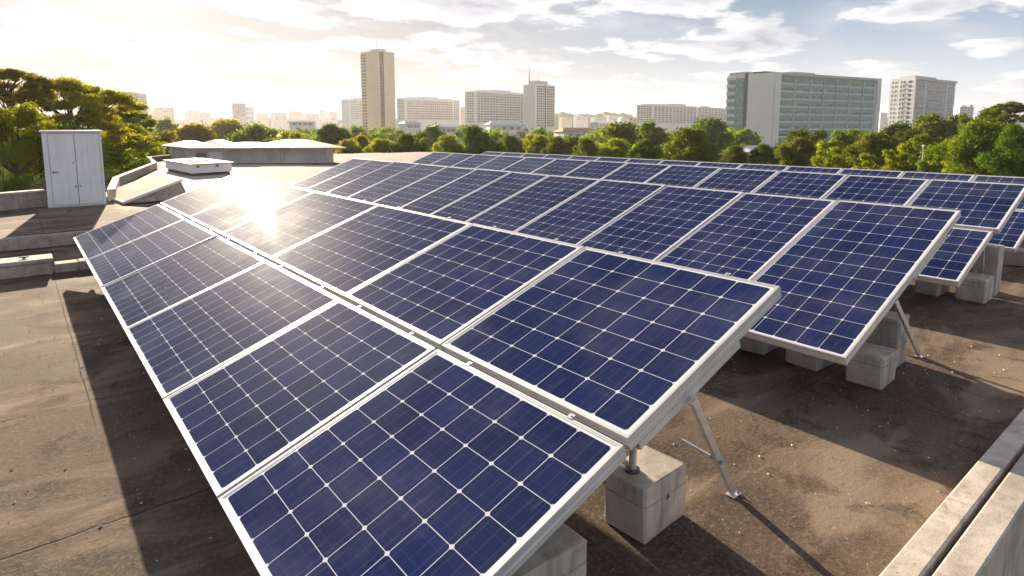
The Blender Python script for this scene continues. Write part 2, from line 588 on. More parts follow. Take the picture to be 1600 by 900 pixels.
def build_ground():
    mb = MB()
    n, half = 40, 1500
    mb.box(-half, half, -half, half, GZ - 0.4, GZ)
    structure('ground', mb, M['grass'])
    # roof deck of the building the panels stand on
    mb = MB()
    poly = [(-5, -0.70), (12.2, -0.70), (13.6, 10), (20.5, 22), (22, 34), (8.0, 38.5), (4.4, 33.0), (3.75, 27.2), (1.55, 19.0), (1.0, 15.0), (-0.03, 14.95), (-5, 12.4)]
    mb.hexa([(x, y, GZ + 0.004) for x, y in poly], [(x, y, 0.0) for x, y in poly])
    structure('roof_deck', mb, M['roof'])
    # the next roof level, one low step up, beyond the second kerb
    mb = MB()
    poly = [(-4.99, 10.28), (2.3, 10.28), (2.3, 19.0), (9.0, 21.5), (20.1, 21.5), (21.8, 33.9), (8.1, 38.3), (4.5, 32.9), (3.85, 27.1), (1.65, 19.0), (1.1, 14.9), (-0.05, 14.85), (-4.99, 12.3)]
    mb.hexa([(x, y, 0.006) for x, y in poly], [(x, y, 0.16) for x, y in poly])
    structure('upper_roof_deck', mb, M['roof'])
    poly = [(2.35, 12.4), (12.0, 12.4), (12.9, 21.4), (9.0, 26.2), (5.6, 29.8), (4.0, 26.6), (2.35, 19.2)]
    mb = MB()
    mb.hexa([(x, y, 0.01) for x, y in poly], [(x, y, 0.175) for x, y in poly])
    structure('membrane_roof', mb, M['pale_roof'])
    # pale, slightly domed membrane roof further off
    mb = MB()
    nx, ny = 14, 6

    def P(i, j):
        u, v = i / nx, j / ny
        a = Vector((10.6, 23.4, 0)).lerp(Vector((19.9, 21.9, 0)), u)
        b = Vector((12.6, 35.2, 0)).lerp(Vector((21.3, 33.6, 0)), u)
        p = a.lerp(b, v)
        p.z = 0.20 + 0.09 * abs(math.sin(u * math.pi * 3)) ** 0.7 * (0.5 + 0.5 * math.sin(v * math.pi))
        return p
    for i in range(nx):
        for j in range(ny):
            mb.face([P(i, j), P(i + 1, j), P(i + 1, j + 1), P(i, j + 1)])
        mb.face([P(i, 0), P(i + 1, 0), P(i + 1, 0) - Vector((0, 0, .3)), P(i, 0) - Vector((0, 0, .3))])
    structure('vaulted_roof', mb, M['pale_roof'], smooth=False)


def build_hills():
    def ridge(name, depth, x0, x1, prof, th):
        mb = MB()
        n = 420
        pts = []
        for i in range(n + 1):
            px = x0 + (x1 - x0) * i / n
            y = prof(px) + 1.6 * math.sin(px * .07) + 1.3 * math.sin(px * .19 + 1) + 1.0 * math.sin(px * .47) + .8 * math.sin(px * 1.13)
            p = at(px, y, depth)
            pts.append(p)
        for a, b in zip(pts, pts[1:]):
            fa, fb = FH * -th, FH * th * 1.5
            for (s, t) in ((fa, None), (None, fb)):
                if s is not None:
                    q = [Vector((a.x, a.y, GZ - 1)) + s, Vector((b.x, b.y, GZ - 1)) + s, b, a]
                else:
                    q = [a, b, Vector((b.x, b.y, GZ - 1)) + t, Vector((a.x, a.y, GZ - 1)) + t]
                mb.face(q)
        structure(name, mb, M['hill'])
    ridge('hills', 1150, -250, 1950, lambda x: 186 - 9 * math.exp(-((x - 915) / 90) ** 2) - 6 * math.exp(-((x - 1230) / 200) ** 2), 120)


build_ground()
build_hills()

# parapet, kerbs and low walls ------------------------------------------------
mb = MB().box(-4.0, 13.0, -0.575, -0.475, 0.002, 0.15)
p = empty('parapet_wall', (0, 0, 0))
tag(p, 'pale concrete parapet along the near right edge of the roof, split by a dark groove', 'parapet')
mb.build('coping', M['kerb'], p, bevel=0.008)
MB().box(-4.0, 13.0, -0.594, -0.577, 0.002, 0.095).build('groove', M['kerb_dark'], p)
MB().box(-4.0, 13.0, -0.705, -0.596, -1.5, 0.148).build('outer_coping', M['kerb'], p, bevel=0.008)
p = empty('kerb_block', (0, 8.0, 0))
tag(p, 'long concrete kerb block with a pale top across the roof at the left', 'kerb')
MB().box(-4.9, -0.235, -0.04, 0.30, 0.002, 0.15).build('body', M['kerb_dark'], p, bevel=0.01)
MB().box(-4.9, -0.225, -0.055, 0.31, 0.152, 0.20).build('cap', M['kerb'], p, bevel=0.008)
MB().tube((-0.50, 0.10, 0.205), (-0.50, 0.10, 0.225), 0.02).tube((-0.55, .10, .225), (-0.45, .10, .222), 0.007).build('lifting_eye', M['dark_steel'], p)
p = empty('low_kerb', (0, 8.0, 0))
tag(p, 'short lower stretch of dark kerb between the long kerb block and the end of the front array', 'kerb')
MB().box(-0.215, 0.02, -0.04, 0.18, 0.002, 0.115).box(0.024, 0.75, -0.04, 0.18, 0.002, 0.12).build('body', M['kerb_dark'], p, bevel=0.012)
p = empty('step_wall', (0, 10.1, 0))
tag(p, 'stained low step wall across the roof in front of the white metal cabinet', 'step')
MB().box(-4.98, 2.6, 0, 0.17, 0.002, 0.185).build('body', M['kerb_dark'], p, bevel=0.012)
p = empty('boundary_wall', (-0.05, 14.6, 0.16))
tag(p, 'low grey roof-edge wall running left from the white metal cabinet under the trees', 'wall')
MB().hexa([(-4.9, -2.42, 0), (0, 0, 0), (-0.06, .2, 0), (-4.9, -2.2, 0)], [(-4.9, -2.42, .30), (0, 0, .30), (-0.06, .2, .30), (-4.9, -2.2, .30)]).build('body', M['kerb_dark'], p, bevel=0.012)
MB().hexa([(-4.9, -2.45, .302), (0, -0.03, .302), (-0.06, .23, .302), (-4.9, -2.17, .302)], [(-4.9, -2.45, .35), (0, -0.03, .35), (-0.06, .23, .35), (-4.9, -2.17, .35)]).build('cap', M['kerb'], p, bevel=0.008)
edge = [(1.12, 15.0), (1.66, 19.0), (3.86, 27.0), (4.52, 32.8), (8.05, 38.2)]
mb = MB()
for (a, b) in zip(edge, edge[1:]):
    mb.bar((a[0], a[1], 0.29), (b[0], b[1], 0.29), 0.16, 0.25)
tag(mb.build('edge_kerb', M['kerb_dark'], None, merge=False), 'thin dark kerb following the far left roof edge behind the weathered tilted panel', 'kerb')

# ------------------------------------------------------------------ solar arrays
TILT = R(20.046)
CT, ST = math.cos(TILT), math.sin(TILT)
panel_cache = {}
CLAMP = MB().box(-.011, .011, -.012, .012, .002, .0045).tube((0, 0, .0045), (0, 0, .007), .004, n=6).mesh('clamp', [M['steel']], merge=False)


def panel_meshes(L, w, nx, ny, frame_mat, cell_mat):
    key = (round(L, 3), round(w, 3), nx, ny, frame_mat.name)
    if key in panel_cache:
        return panel_cache[key]
    prof = [(0.0, -0.050), (0.0, -0.030), (0.003, -0.028), (0.003, -0.022), (0.0, -0.020), (0.0, 0.0015), (0.0015, 0.003),
            (0.008, 0.003), (0.009, 0.0018), (0.0150, 0.0018), (0.016, 0.0008), (0.016, -0.006), (0.003 + 0.002, -0.006), (0.005, -0.047), (0.030, -0.047), (0.030, -0.050)]
    mb = MB()
    ring = []
    for o, z in prof:
        ring.append([(o, o, z), (L - o, o, z), (L - o, w - o, z), (o, w - o, z)])
    n = len(prof)
    for i in range(n):
        j = (i + 1) % n
        for c in range(4):
            d = (c + 1) % 4
            mb.face([ring[i][c], ring[i][d], ring[j][d], ring[j][c]])
    fm = mb.mesh('frame', [frame_mat])
    g = MB()
    e, m_ = 0.0145, 0.026
    xs, ys = [e, m_, L - m_, L - e], [e, m_, w - m_, w - e]
    for i in range(3):
        for j in range(3):
            q = [(xs[i], ys[j], 0), (xs[i + 1], ys[j], 0), (xs[i + 1], ys[j + 1], 0), (xs[i], ys[j + 1], 0)]
            if i == 1 and j == 1:
                g.face(q, 0, [(0.0, 0.0), (nx, 0.0), (nx, ny), (0.0, ny)])
            else:
                g.face(q, 1)
    g.face([(e, e, -.005), (e, w - e, -.005), (L - e, w - e, -.005), (L - e, e, -.005)], 1)
    gm = g.mesh('glass', [cell_mat, M['backsheet']], merge=False)
    jb = MB().box(L * .78, L * .78 + .11, w / 2 - .06, w / 2 + .06, -.03, -.007).mesh('junction_box', [M['dark_steel']])
    panel_cache[key] = (fm, gm, jb)
    return panel_cache[key]


def add_panel(x0, y0, z0, v0, L, w, nx, ny, label, group, box=True, clamps=False):
    """x0,z0: the array's low edge; v0: distance up the slope; y0: near end of this panel"""
    fm, gm, jb = panel_meshes(L, w, nx, ny, M['alu'], M['cells'])
    o = empty('solar_panel', (x0 + v0 * CT, y0, z0 + v0 * ST), (random.gauss(0, R(.10)), -TILT + random.gauss(0, R(.10)), 0))
    tag(o, label, 'solar panel', group)
    link('frame', fm, o)
    link('glass', gm, o)
    if clamps:
        for f_ in (.22, .78):
            c_ = link('clamp', CLAMP, o)
            c_.location = (L + .006, w * f_, 0.0005)
    if box:
        link('junction_box', jb, o)
    return o


ORD = ['nearest', 'second', 'third', 'fourth', 'fifth', 'sixth', 'seventh', 'eighth', 'ninth', 'tenth', 'eleventh', 'twelfth', 'thirteenth', 'fourteenth',
       'fifteenth', 'sixteenth', 'seventeenth', 'eighteenth', 'nineteenth', 'twentieth', 'twenty-first', 'twenty-second', 'twenty-third', 'twenty-fourth']


def which(i):
    return 'solar panel at the near end' if i == 0 else 'solar panel, %s from the near end' % ORD[i]


# front array: two tiers
AX, AZ = 0.0, 0.39
LA1, LA2 = 1.0417, 1.0320
UA = [0.0, 1.133, 2.212, 3.597, 5.057, 6.464, 8.177]
NY = [7, 7, 9, 9, 9, 11]
for i in range(6):
    y0, w = UA[i] + .007, UA[i + 1] - UA[i] - .014
    add_panel(AX, y0 + (0.0 if i else -.004), AZ, 0.0, LA1 - .012, w, 7, NY[i], which(i) + ', lower tier of the front array', 'solar panels of the front array', clamps=True)
    add_panel(AX, y0, AZ + .004, LA1 + .012, LA2 - .012, w, 7, NY[i], which(i) + ', upper tier of the front array', 'solar panels of the front array', clamps=True)

# second array: one tier of tall panels
BX, BZ, LB = 3.193, 0.423, 2.073
UB = [0.208, 1.13, 2.02, 2.96, 3.94, 4.88, 5.70, 6.55, 7.40]
while UB[-1] < 10.8:
    UB.append(UB[-1] + 0.92)
for i in range(len(UB) - 1):
    add_panel(BX, UB[i] + .007, BZ, 0.0, LB, UB[i + 1] - UB[i] - .014, 12, 6, which(i) + ' of the tall panels behind the front array', 'tall solar panels of the second array', box=i < 6)

# third array: two short tiers, the lower tier set a little lower
CX, CZ = 5.86, 0.42
UC = [0.36 + 0.915 * i for i in range(14)]
for i in range(len(UC) - 1):
    w = UC[i + 1] - UC[i] - .014
    add_panel(CX, UC[i] + .007, CZ, 0.0, 1.02, w, 6, 6, which(i) + ', lower tier of the third array', 'solar panels of the third array', box=i < 3)
    add_panel(CX, UC[i] + .007 - .04, CZ + .012, 1.045, 1.10, w, 6, 6, which(i) + ', upper tier of the third array', 'solar panels of the third array', box=i < 3)

# fourth array, last before the trees
DX, DZ = 8.52, 0.36
UD = [0.50 + 0.93 * i for i in range(15)]
for i in range(len(UD) - 1):
    w = UD[i + 1] - UD[i] - .014
    add_panel(DX, UD[i] + .007, DZ, 0.0, 1.03, w, 6, 6, which(i) + ', lower tier of the fourth array', 'solar panels of the fourth array', box=False)
    add_panel(DX, UD[i] + .007, DZ, 1.05, 1.06, w, 6, 6, which(i) + ', upper tier of the fourth array', 'solar panels of the fourth array', box=False)
# fifth, lower array seen only as a strip over the fourth one's ridge
EX, EZ = 11.15, 0.18
UE = [1.6 + 0.95 * i for i in range(14)]
for i in range(len(UE) - 1):
    add_panel(EX, UE[i] + .007, EZ, 0.0, 2.0, .936, 12, 6, which(i) + ', low strip behind the fourth array', 'solar panels of the fifth array', box=False)

# one old pale panel on its own by the cabinet
o = empty('weathered_panel', (1.2, 13.9, 0.22), (0, -TILT, R(4)))
tag(o, 'faded brown tilted panel with a pale edge on a concrete ramp beside the white cabinet', 'tilted panel')
fm, gm, jb = panel_meshes(1.25, 2.3, 6, 8, M['white_metal'], M['rust'])
link('frame', fm, o)
link('glass', gm, o)
MB().hexa([(0.08, .04, -.07), (1.21, .04, -.47), (1.21, 2.25, -.47), (0.08, 2.25, -.07)], [(0.08, .04, -.052), (1.21, .04, -.052), (1.21, 2.25, -.052), (0.08, 2.25, -.052)]).build('ramp', M['kerb'], o)


# ------------------------------------------------------------------ ballast blocks and legs
def block_mesh(sx, sy, h, seed):
    r = random.Random(seed)
    mb = MB().box(0, sx, 0, sy, 0, h)
    me = mb.mesh('ballast_block', [M['concrete']], bevel=0.014, seg=2)
    for v in me.vertices:
        v.co += Vector((r.uniform(-1, 1), r.uniform(-1, 1), r.uniform(-1, 1))) * 0.005
    return me


def block(x, y, sx, sy, h, rot, label, group, pits=0, seed=1, z=0.0):
    t = empty('ballast_block', (x, y, z + .003), (0, 0, R(rot)))
    tag(t, label, 'concrete block', group)
    link('body', block_mesh(sx, sy, h, seed), t)
    if pits:
        mb = MB()
        for k_ in range(pits):   # dark cast-in lifting pocket on the near face
            px_, pz_ = sx * 0.52, h * 0.62
            mb.face([(px_ - .013, -.0025, pz_ - .011), (px_ + .013, -.0025, pz_ - .006), (px_ + .001, -.0025, pz_ + .017)])
        mb.build('lifting_pocket', M['dark_steel'], t, merge=False)
    return t


GB = 'concrete ballast blocks under the arrays'
block(1.455, 0.285, 0.315, 0.225, 0.25, 3, 'square grey concrete block with a dark triangular pocket under the front array', GB, 1, 1)
block(0.735, 0.235, 0.31, 0.25, 0.25, -2, 'concrete block cut by the bottom edge of the photo, under the front array', GB, 0, 2)
block(3.91, 0.255, 0.29, 0.235, 0.225, 2, 'pale concrete block standing foremost under the near corner of the second array', GB, 1, 3)
block(4.40, 0.335, 0.26, 0.25, 0.37, 3, 'taller concrete block behind the foremost one, beside the thin leg of the second array', GB, 0, 4)
block(3.90, 0.68, 0.29, 0.24, 0.20, -3, 'second concrete block in from the corner under the low edge of the second array', GB, 0, 5)
block(3.91, 1.09, 0.28, 0.20, 0.19, 4, 'third concrete block in shadow under the low edge of the second array', GB, 0, 6)
block(6.97, 0.41, 0.36, 0.25, 0.24, 2, 'pale concrete block foremost under the near corner of the third array', GB, 1, 7)
block(7.40, 0.42, 0.26, 0.22, 0.52, 4, 'tall concrete block stack rising behind the near corner of the third array', GB, 0, 8)
block(6.92, 0.80, 0.34, 0.22, 0.22, -2, 'concrete block in shadow under the low edge of the third array', GB, 0, 9)
block(9.40, 0.56, 0.30, 0.24, 0.20, 0, 'concrete block under the near corner of the fourth array at the right edge', GB, 0, 10)
block(9.45, 0.92, 0.28, 0.24, 0.22, 3, 'concrete block behind the nearer one under the fourth array at the right edge', GB, 0, 11)
LAB = ['front', 'second', 'third', 'fourth']
for ai, (ax, n0, n1, st) in enumerate(((AX, 2.2, 8.0, 1.4), (BX, 2.2, 9.0, 2.8), (CX, 2.2, 9.8, 2.8), (DX, 2.4, 10.5, 2.8))):
    y = n0
    while y < n1:
        for dx, hh in ((0.42, 0.24), (1.45, 0.25)):
            block(ax + dx, y, 0.30, 0.24, hh, random.uniform(-4, 4), 'concrete block in the shade beneath the middle of the %s array' % LAB[ai], 'shaded blocks beneath the %s array' % LAB[ai], 0, 20)
        y += st


def leg(top, foot, label, w=0.034, brace=None):
    t = empty('steel_prop', foot)
    tag(t, label, 'support leg', 'steel legs of the arrays')
    f = Vector(foot)
    tp = Vector(top) - f
    up = Vector((0, 1, 0.2))
    mb = MB()
    # open channel section: web and two flanges
    d = tp.normalized()
    s = d.cross(up).normalized()
    u = s.cross(d)
    mb.bar(Vector((0, 0, .012)) - u * w * .3, tp - u * w * .3, w, 0.004, up=up)
    mb.bar(Vector((0, 0, .012)) - s * w * .48, tp - s * w * .48, 0.004, w * .62, up=up)
    mb.bar(Vector((0, 0, .012)) + s * w * .48, tp + s * w * .48, 0.004, w * .62, up=up)
    mb.build('channel', M['steel'], t, merge=False)
    MB().box(-.030, .034, -.024, .024, .003, .008).build('foot_plate', M['steel'], t)
    MB().tube((.022, -.014, .008), (.022, -.014, .020), .006, n=6).build('anchor_bolt', M['dark_steel'], t, merge=False)
    if brace:
        q = Vector(brace) - f
        m_ = tp * 0.44
        MB().bar(m_ - d * .0, q, 0.012, 0.006).build('brace', M['steel'], t)
        MB().tube(m_ - u * .02, m_ + u * .035, .011, n=8).build('bolt', M['plastic'], t, merge=False)
    return t


leg((1.32, -0.012, 0.80), (2.08, 0.25, 0.0), 'slanting steel leg with a small brace holding up the near end of the front array', w=.028, brace=(1.73, 0.31, 0.38))
leg((3.92, 0.22, 0.64), (4.84, 0.32, 0.0), 'thin slanting steel leg at the near end of the second array', w=0.03)
leg((6.75, 0.42, 0.69), (7.75, 0.62, 0.0), 'steel leg behind the blocks of the third array', w=0.03)
leg((9.4, 0.56, 0.64), (10.4, 0.7, 0.0), 'steel leg behind the blocks of the fourth array', w=0.03)
for ai, (ax, az, n0, n1) in enumerate(((AX, AZ, 2.2, 8.0), (BX, BZ, 2.2, 9.0), (CX, CZ, 2.2, 9.8), (DX, DZ, 2.4, 10.5))):
    y = n0
    while y < n1:
        t = leg((ax + 1.75, y, az + 1.75 * ST / CT - .06), (ax + 2.02, y, 0), 'steel leg in the shade under the ridge of the %s array' % LAB[ai], w=0.03)
        t['group'] = 'shaded legs of the %s array' % LAB[ai]
        y += 2.8
# post between block and panel
t = empty('support_post', (1.53, 0.42, 0.254))
tag(t, 'short steel post standing on the block with the triangular pocket', 'post')
MB().tube((0, 0, 0), (0, 0, 0.63), 0.017, n=14).build('tube', M['steel'], t)
MB().tube((0, 0, 0), (0, 0, 0.012), 0.032, n=14).build('flange', M['dark_steel'], t)
# rails under the arrays, seen in profile at the near ends
for nm, ax, ay, az, ln, n_ in (('front', AX, 0.0, AZ, 8.17, (0.25, 0.80, 1.30, 1.83)), ('second', BX, .208, BZ, 10.6, (0.45, 1.6)), ('third', CX, .36, CZ, 11.8, (0.45, 1.6)), ('fourth', DX, .5, DZ, 13.0, (0.45, 1.6))):
    t = empty('mounting_frame', (ax, ay, az), (0, -TILT, 0))
    tag(t, 'aluminium rails and slanting end beam carrying the panels of the %s array' % nm, 'mounting frame')
    for v in n_:
        MB().box(v - .02, v + .02, 0.09, ln, -.092, -.0525).build('rail', M['alu'], t)
    MB().box(1.10, 1.74, .008, .05, -.082, -.0515).build('end_beam', M['alu'], t, bevel=.003)
    for yy in (2.21, 5.06):
        MB().box(0.20, 1.90, yy - .02, yy + .02, -.135, -.094).build('cross_beam', M['alu'], t)

# gravel grains lying about on the deck
gr = random.Random(3)
vs, fs = [], []
for k_ in range(420):
    if gr.random() < .6:
        x, y = gr.uniform(1.2, 5.5), gr.uniform(-.45, 1.3)
    else:
        x, y = gr.uniform(-.9, 0.2), gr.uniform(1.3, 7.5)
    s = gr.choice((.0025, .003, .004, .006)) * gr.uniform(.8, 1.5)
    b = len(vs)
    a = gr.uniform(0, 6.28)
    for dx, dy, dz in ((1, 0, 0), (-.3, .9, 0), (-.7, -.7, 0), (.1, .1, 1.0)):
        vs.append((x + s * (dx * math.cos(a) - dy * math.sin(a)) * gr.uniform(.7, 1.5), y + s * (dx * math.sin(a) + dy * math.cos(a)), .0035 + s * dz))
    fs += [(b, b + 1, b + 3), (b + 1, b + 2, b + 3), (b + 2, b, b + 3), (b + 2, b + 1, b)]
me = bpy.data.meshes.new('gravel')
me.from_pydata(vs, [], fs)
me.materials.append(simple('pale_grit', (0.62, 0.56, 0.48), 0.8))
tag(link('gravel', me), 'scattered pale grit on the brown roof screed', 'gravel', kind='stuff')

# ------------------------------------------------------------------ roof-top housings
def build_cabinet():
    a, b = Vector((-0.05, 14.20, .16)), Vector((0.94, 14.17, .16))
    d = (b - a)
    w = d.length
    t = empty('metal_cabinet', a, (0, 0, math.atan2(d.y, d.x)))
    tag(t, 'tall white metal cabinet with two ribbed doors standing on the roof at the left', 'cabinet')
    H, D = 1.53, 0.75
    MB().box(0, w, 0.02, D, 0, H).build('body', M['white_metal'], t, bevel=.006)
    MB().box(-.035, w + .035, -.045, D + .04, H + .002, H + .038).build('roof', M['white_metal'], t, bevel=.006)
    mid = w * .53
    for n_, (x0, x1, ribs) in enumerate(((.10, mid - .006, 3), (mid + .006, w - .05, 4))):
        mb = MB()
        st = (x1 - x0) / ribs
        for r_ in range(ribs):
            mb.box(x0 + r_ * st + .004, x0 + (r_ + 1) * st - .004, -.006, .018, .05, H - .04)
        mb.box(x0, x1, .0, .019, .05, H - .04)
        dr = mb.build('door', M['white_metal'], t, merge=False)
        if n_ == 0:
            MB().box(.12, .22, -.03, -.007, .72, .735).tube((.13, -.03, .727), (.13, -.007, .727), .012, n=8).build('handle', M['dark_steel'], dr, merge=False)
            MB().tube((x1 - .03, -.022, .42), (x1 - .03, -.006, .42), .016, n=10).tube((x1 - .05, -.018, .90), (x1 - .05, -.006, .90), .011, n=8).build('knob', M['dark_steel'], dr, merge=False)
        else:
            MB().tube((x0 + .03, -.022, .43), (x0 + .03, -.006, .43), .016, n=10).build('knob', M['dark_steel'], dr)
    MB().box(0, .085, -.004, .018, .02, H - .02).build('corner_post', M['white_metal'], t)
    MB().box(w - .04, w, -.004, .018, .02, H - .02).build('corner_post', M['white_metal'], t)
    MB().box(mid - .0055, mid + .0055, .010, .0195, .05, H - .04).build('door_gap', M['seam'], t)


build_cabinet()


def build_plant_room():
    A0, B0 = Vector((5.85, 30.0, .16)), Vector((11.1, 26.3, .16))
    back = Vector((-.1, 4.6, 0))
    t = empty('plant_room', A0)
    tag(t, 'long low plant room with grey-lilac walls under a tan sheet roof at the far end of the roof', 'plant room')
    d = B0 - A0
    n = Vector((d.y, -d.x, 0)).normalized()      # towards the camera

    def q(u, v, z):
        p = d * u + back * v
        return Vector((p.x, p.y, z))

    def slab(mb, u0, u1, v0, v1, z0, z1, m=0):
        mb.hexa([q(u0, v0, z0), q(u1, v0, z0), q(u1, v1, z0), q(u0, v1, z0)], [q(u0, v0, z1), q(u1, v0, z1), q(u1, v1, z1), q(u0, v1, z1)], m)
        return mb
    slab(MB(), .0, 1, 0, 1, 0, .74).build('wall', M['render'], t)
    for u in (.0, .30, .62, .94):
        mb = slab(MB(), u, u + .02, -.02, .0, 0, .74)
        mb.build('pilaster', M['render'], t)
    slab(MB(), .12, .21, -.012, .0, .06, .54).build('door', M['white_metal'], t)
    slab(MB(), .03, .10, -.012, .0, .10, .50).build('shutter', M['seam'], t)
    # roof: overlapping low sheets with raised humps
    def sheet(u0, u1, zr, ov):
        mb = MB()
        e = [q(u0 - .01, -ov, .75), q(u1 + .01, -ov, .75), q(u1 + .01, 1.05, .75), q(u0 - .01, 1.05, .75)]
        c0, c1 = q(u0 + (u1 - u0) * .3, .45, zr + .16), q(u0 + (u1 - u0) * .7, .45, zr + .16)
        dn = Vector((0, 0, -.05))
        mb.face([e[0], e[1], c1, c0]).face([e[1], e[2], c1]).face([e[2], e[3], c0, c1]).face([e[3], e[0], c0])
        for i in range(4):
            mb.face([e[i], e[(i + 1) % 4], e[(i + 1) % 4] + dn, e[i] + dn])
        mb.face([p_ + dn for p_ in reversed(e)])
        mb.build('roof_sheet', M['canopy'], t)
    sheet(-.05, .18, .86, .16)
    sheet(.20, .36, .92, .24)
    sheet(.38, .66, .80, .12)
    sheet(.68, 1.03, .94, .18)
    slab(MB(), .05, .98, .3, .7, .76, .80).build('ridge_beam', M['brown'], t)
    # low tank housing in front
    a, b = Vector((4.05, 21.3, .16)), Vector((5.42, 21.75, .16))
    t2 = empty('tank_housing', a)
    tag(t2, 'small white housing with rimmed top and brown base before the plant room', 'housing')
    d2, bk = b - a, Vector((-.15, 3.6, 0))

    def r(u, v, z):
        p = d2 * u + bk * v
        return Vector((p.x, p.y, z))

    def s2(u0, u1, v0, v1, z0, z1, name, m):
        MB().hexa([r(u0, v0, z0), r(u1, v0, z0), r(u1, v1, z0), r(u0, v1, z0)], [r(u0, v0, z1), r(u1, v0, z1), r(u1, v1, z1), r(u0, v1, z1)]).build(name, m, t2)
    s2(.03, .97, .03, .97, 0, .11, 'base', M['brown'])
    s2(0, 1, 0, 1, .112, .40, 'body', M['white_metal'])
    s2(-.05, 1.05, -.03, 1.03, .402, .44, 'rim', M['canopy'])
    s2(.30, .62, .3, .7, .442, .50, 'hatch', M['white_metal'])
    for u in (.12, .60):
        s2(u, u + .06, -.008, 0, .30, .36, 'vent', M['dark_steel'])


build_plant_room()

# ------------------------------------------------------------------ the city
WALL = {
    'cream': simple('cream_render', (0.80, 0.63, 0.46), 0.85, 0, .06, .08),
    'white': simple('white_render', (0.76, 0.74, 0.74), 0.85, 0, .07, .10, stain=((.45, .42, .40), .3)),
    'grey': simple('grey_concrete', (0.50, 0.49, 0.50), 0.85, 0, .08, .10),
    'pale': simple('pale_concrete_panel', (0.74, 0.71, 0.70), 0.85, 0, .06, .12),
    'dark': simple('dark_recess', (0.07, 0.065, 0.065), 0.6),
    'mast': simple('mast_steel', (0.30, 0.28, 0.28), 0.6),
    'slab': simple('balcony_slab', (0.62, 0.60, 0.58), 0.8, 0, .05, .2),
    'tile': simple('terracotta_roof', (0.40, 0.22, 0.14), 0.8, 0, .2, .5),
}


class Bld:
    """building on a four sided plan: A left end, B corner towards the viewer, C right end (points at eaves height)"""
    def __init__(self, name, label, cat, A, B, Cc, group=None):
        self.A, self.B, self.C = (Vector((p.x, p.y, 0)) for p in (A, B, Cc))
        self.D = self.A + self.C - self.B
        self.H = B.z
        self.t = empty(name, (self.B.x, self.B.y, GZ))
        tag(self.t, label, cat, group)
        self.o = Vector((self.B.x, self.B.y, 0))
        self.z0 = GZ

    def loc(self, p, z):
        return Vector((p.x - self.o.x, p.y - self.o.y, z - self.z0))

    def body(self, name, m, z0, z1, inset=0.0):
        c = (self.A + self.C) / 2
        ring = [p + (c - p).normalized() * inset for p in (self.A, self.B, self.C, self.D)]
        MB().hexa([self.loc(p, z0) for p in ring], [self.loc(p, z1) for p in ring]).build(name, m, self.t)

    def edge(self, f):
        return (self.A, self.B) if f == 0 else (self.B, self.C)

    def plate(self, name, m, f, u0, u1, z0, z1, out=0.1, thick=0.3, parent=None, inward=0.02):
        """box on a face, from u0 to u1 along it, proud of the wall by out"""
        P, Q = self.edge(f)
        d = Q - P
        n = Vector((d.y, -d.x, 0)).normalized()
        if n.dot(self.o - Vector((CAM.x, CAM.y, 0))) > 0:
            n = -n
        a, b = P + d * u0, P + d * u1
        mb = MB()
        p4 = [a + n * out, b + n * out, b - n * inward, a - n * inward]
        lo = [self.loc(p, z0) for p in p4]
        hi = [self.loc(p, z1) for p in p4]
        mb.face([lo[0], lo[1], hi[1], hi[0]], 0, [(0, 0), (1, 0), (1, 1), (0, 1)])
        mb.face([hi[0], hi[1], hi[2], hi[3]]).face([lo[3], lo[2], lo[1], lo[0]])
        mb.face([lo[1], lo[2], hi[2], hi[1]]).face([lo[0], hi[0], hi[3], lo[3]])
        return mb.build(name, m, parent or self.t, merge=False)

    def roof_box(self, name, m, u0, u1, v0, v1, h, z=None):
        z = self.H if z is None else z
        ex, ey = self.C - self.B, self.A - self.B
        ring = [self.B + ex * u + ey * v for u, v in ((u0, v0), (u1, v0), (u1, v1), (u0, v1))]
        MB().hexa([self.loc(p, z + .01) for p in ring], [self.loc(p, z + h) for p in ring]).build(name, m, self.t)

    def mast(self, u, v, h, r=0.25, z=None):
        z = self.H if z is None else z
        ex, ey = self.C - self.B, self.A - self.B
        p = self.B + ex * u + ey * v
        MB().tube(self.loc(p, z), self.loc(p, z + h * .45), r, r * .7, 6).tube(self.loc(p, z + h * .45), self.loc(p, z + h), r * .55, r * .2, 6).build('antenna', WALL['mast'], self.t, merge=False)

    def floors(self, f, u0, u1, n, ztop, zbot, m, wfrac=.5, slab=0.0, slabm=None, name='window_row', out=.05):
        st = (ztop - zbot) / n
        for i in range(n):
            z1 = ztop - i * st
            self.plate(name, m, f, u0, u1, z1 - st * (.15 + wfrac), z1 - st * .15, out)
            if slab:
                self.plate('balcony', slabm, f, u0, u1, z1 - st * .99, z1 - st * (.15 + wfrac) - .02, slab)


def zat(py, depth):
    return at(800, py, depth).z


# beige tower
b = Bld('tower_block', 'tall slim beige tower with a dark vertical slot down its middle and a rooftop mast', 'tower', at(563, 82, 338), at(590, 79, 330), at(615.5, 81, 338))
b.body('wall', WALL['cream'], GZ, b.H)
wr = m_window_row('tower_windows', (.13, .09, .06), (.46, .37, .28), 2, .66)
b.floors(0, .02, .30, 24, b.H - 1, zat(200, 330), wr, .55, .45, WALL['cream'])
b.plate('slot', WALL['dark'], 1, .10, .32, zat(210, 330), b.H - .6, .06)
b.floors(1, .14, .26, 26, b.H - 1, zat(205, 330), m_window_row('slot_windows', (.22, .15, .10), (.40, .31, .22), 1, .7), .6, out=.12)
b.plate('fin', WALL['cream'], 1, .33, .99, zat(215, 330), b.H - .1, .35)
b.plate('fin', WALL['cream'], 0, .38, .98, zat(215, 330), b.H - .1, .35)
b.roof_box('roof_house', WALL['cream'], .2, .6, .1, .6, 1.3)
b.mast(.05, .1, 6.0, .16, b.H + .5)

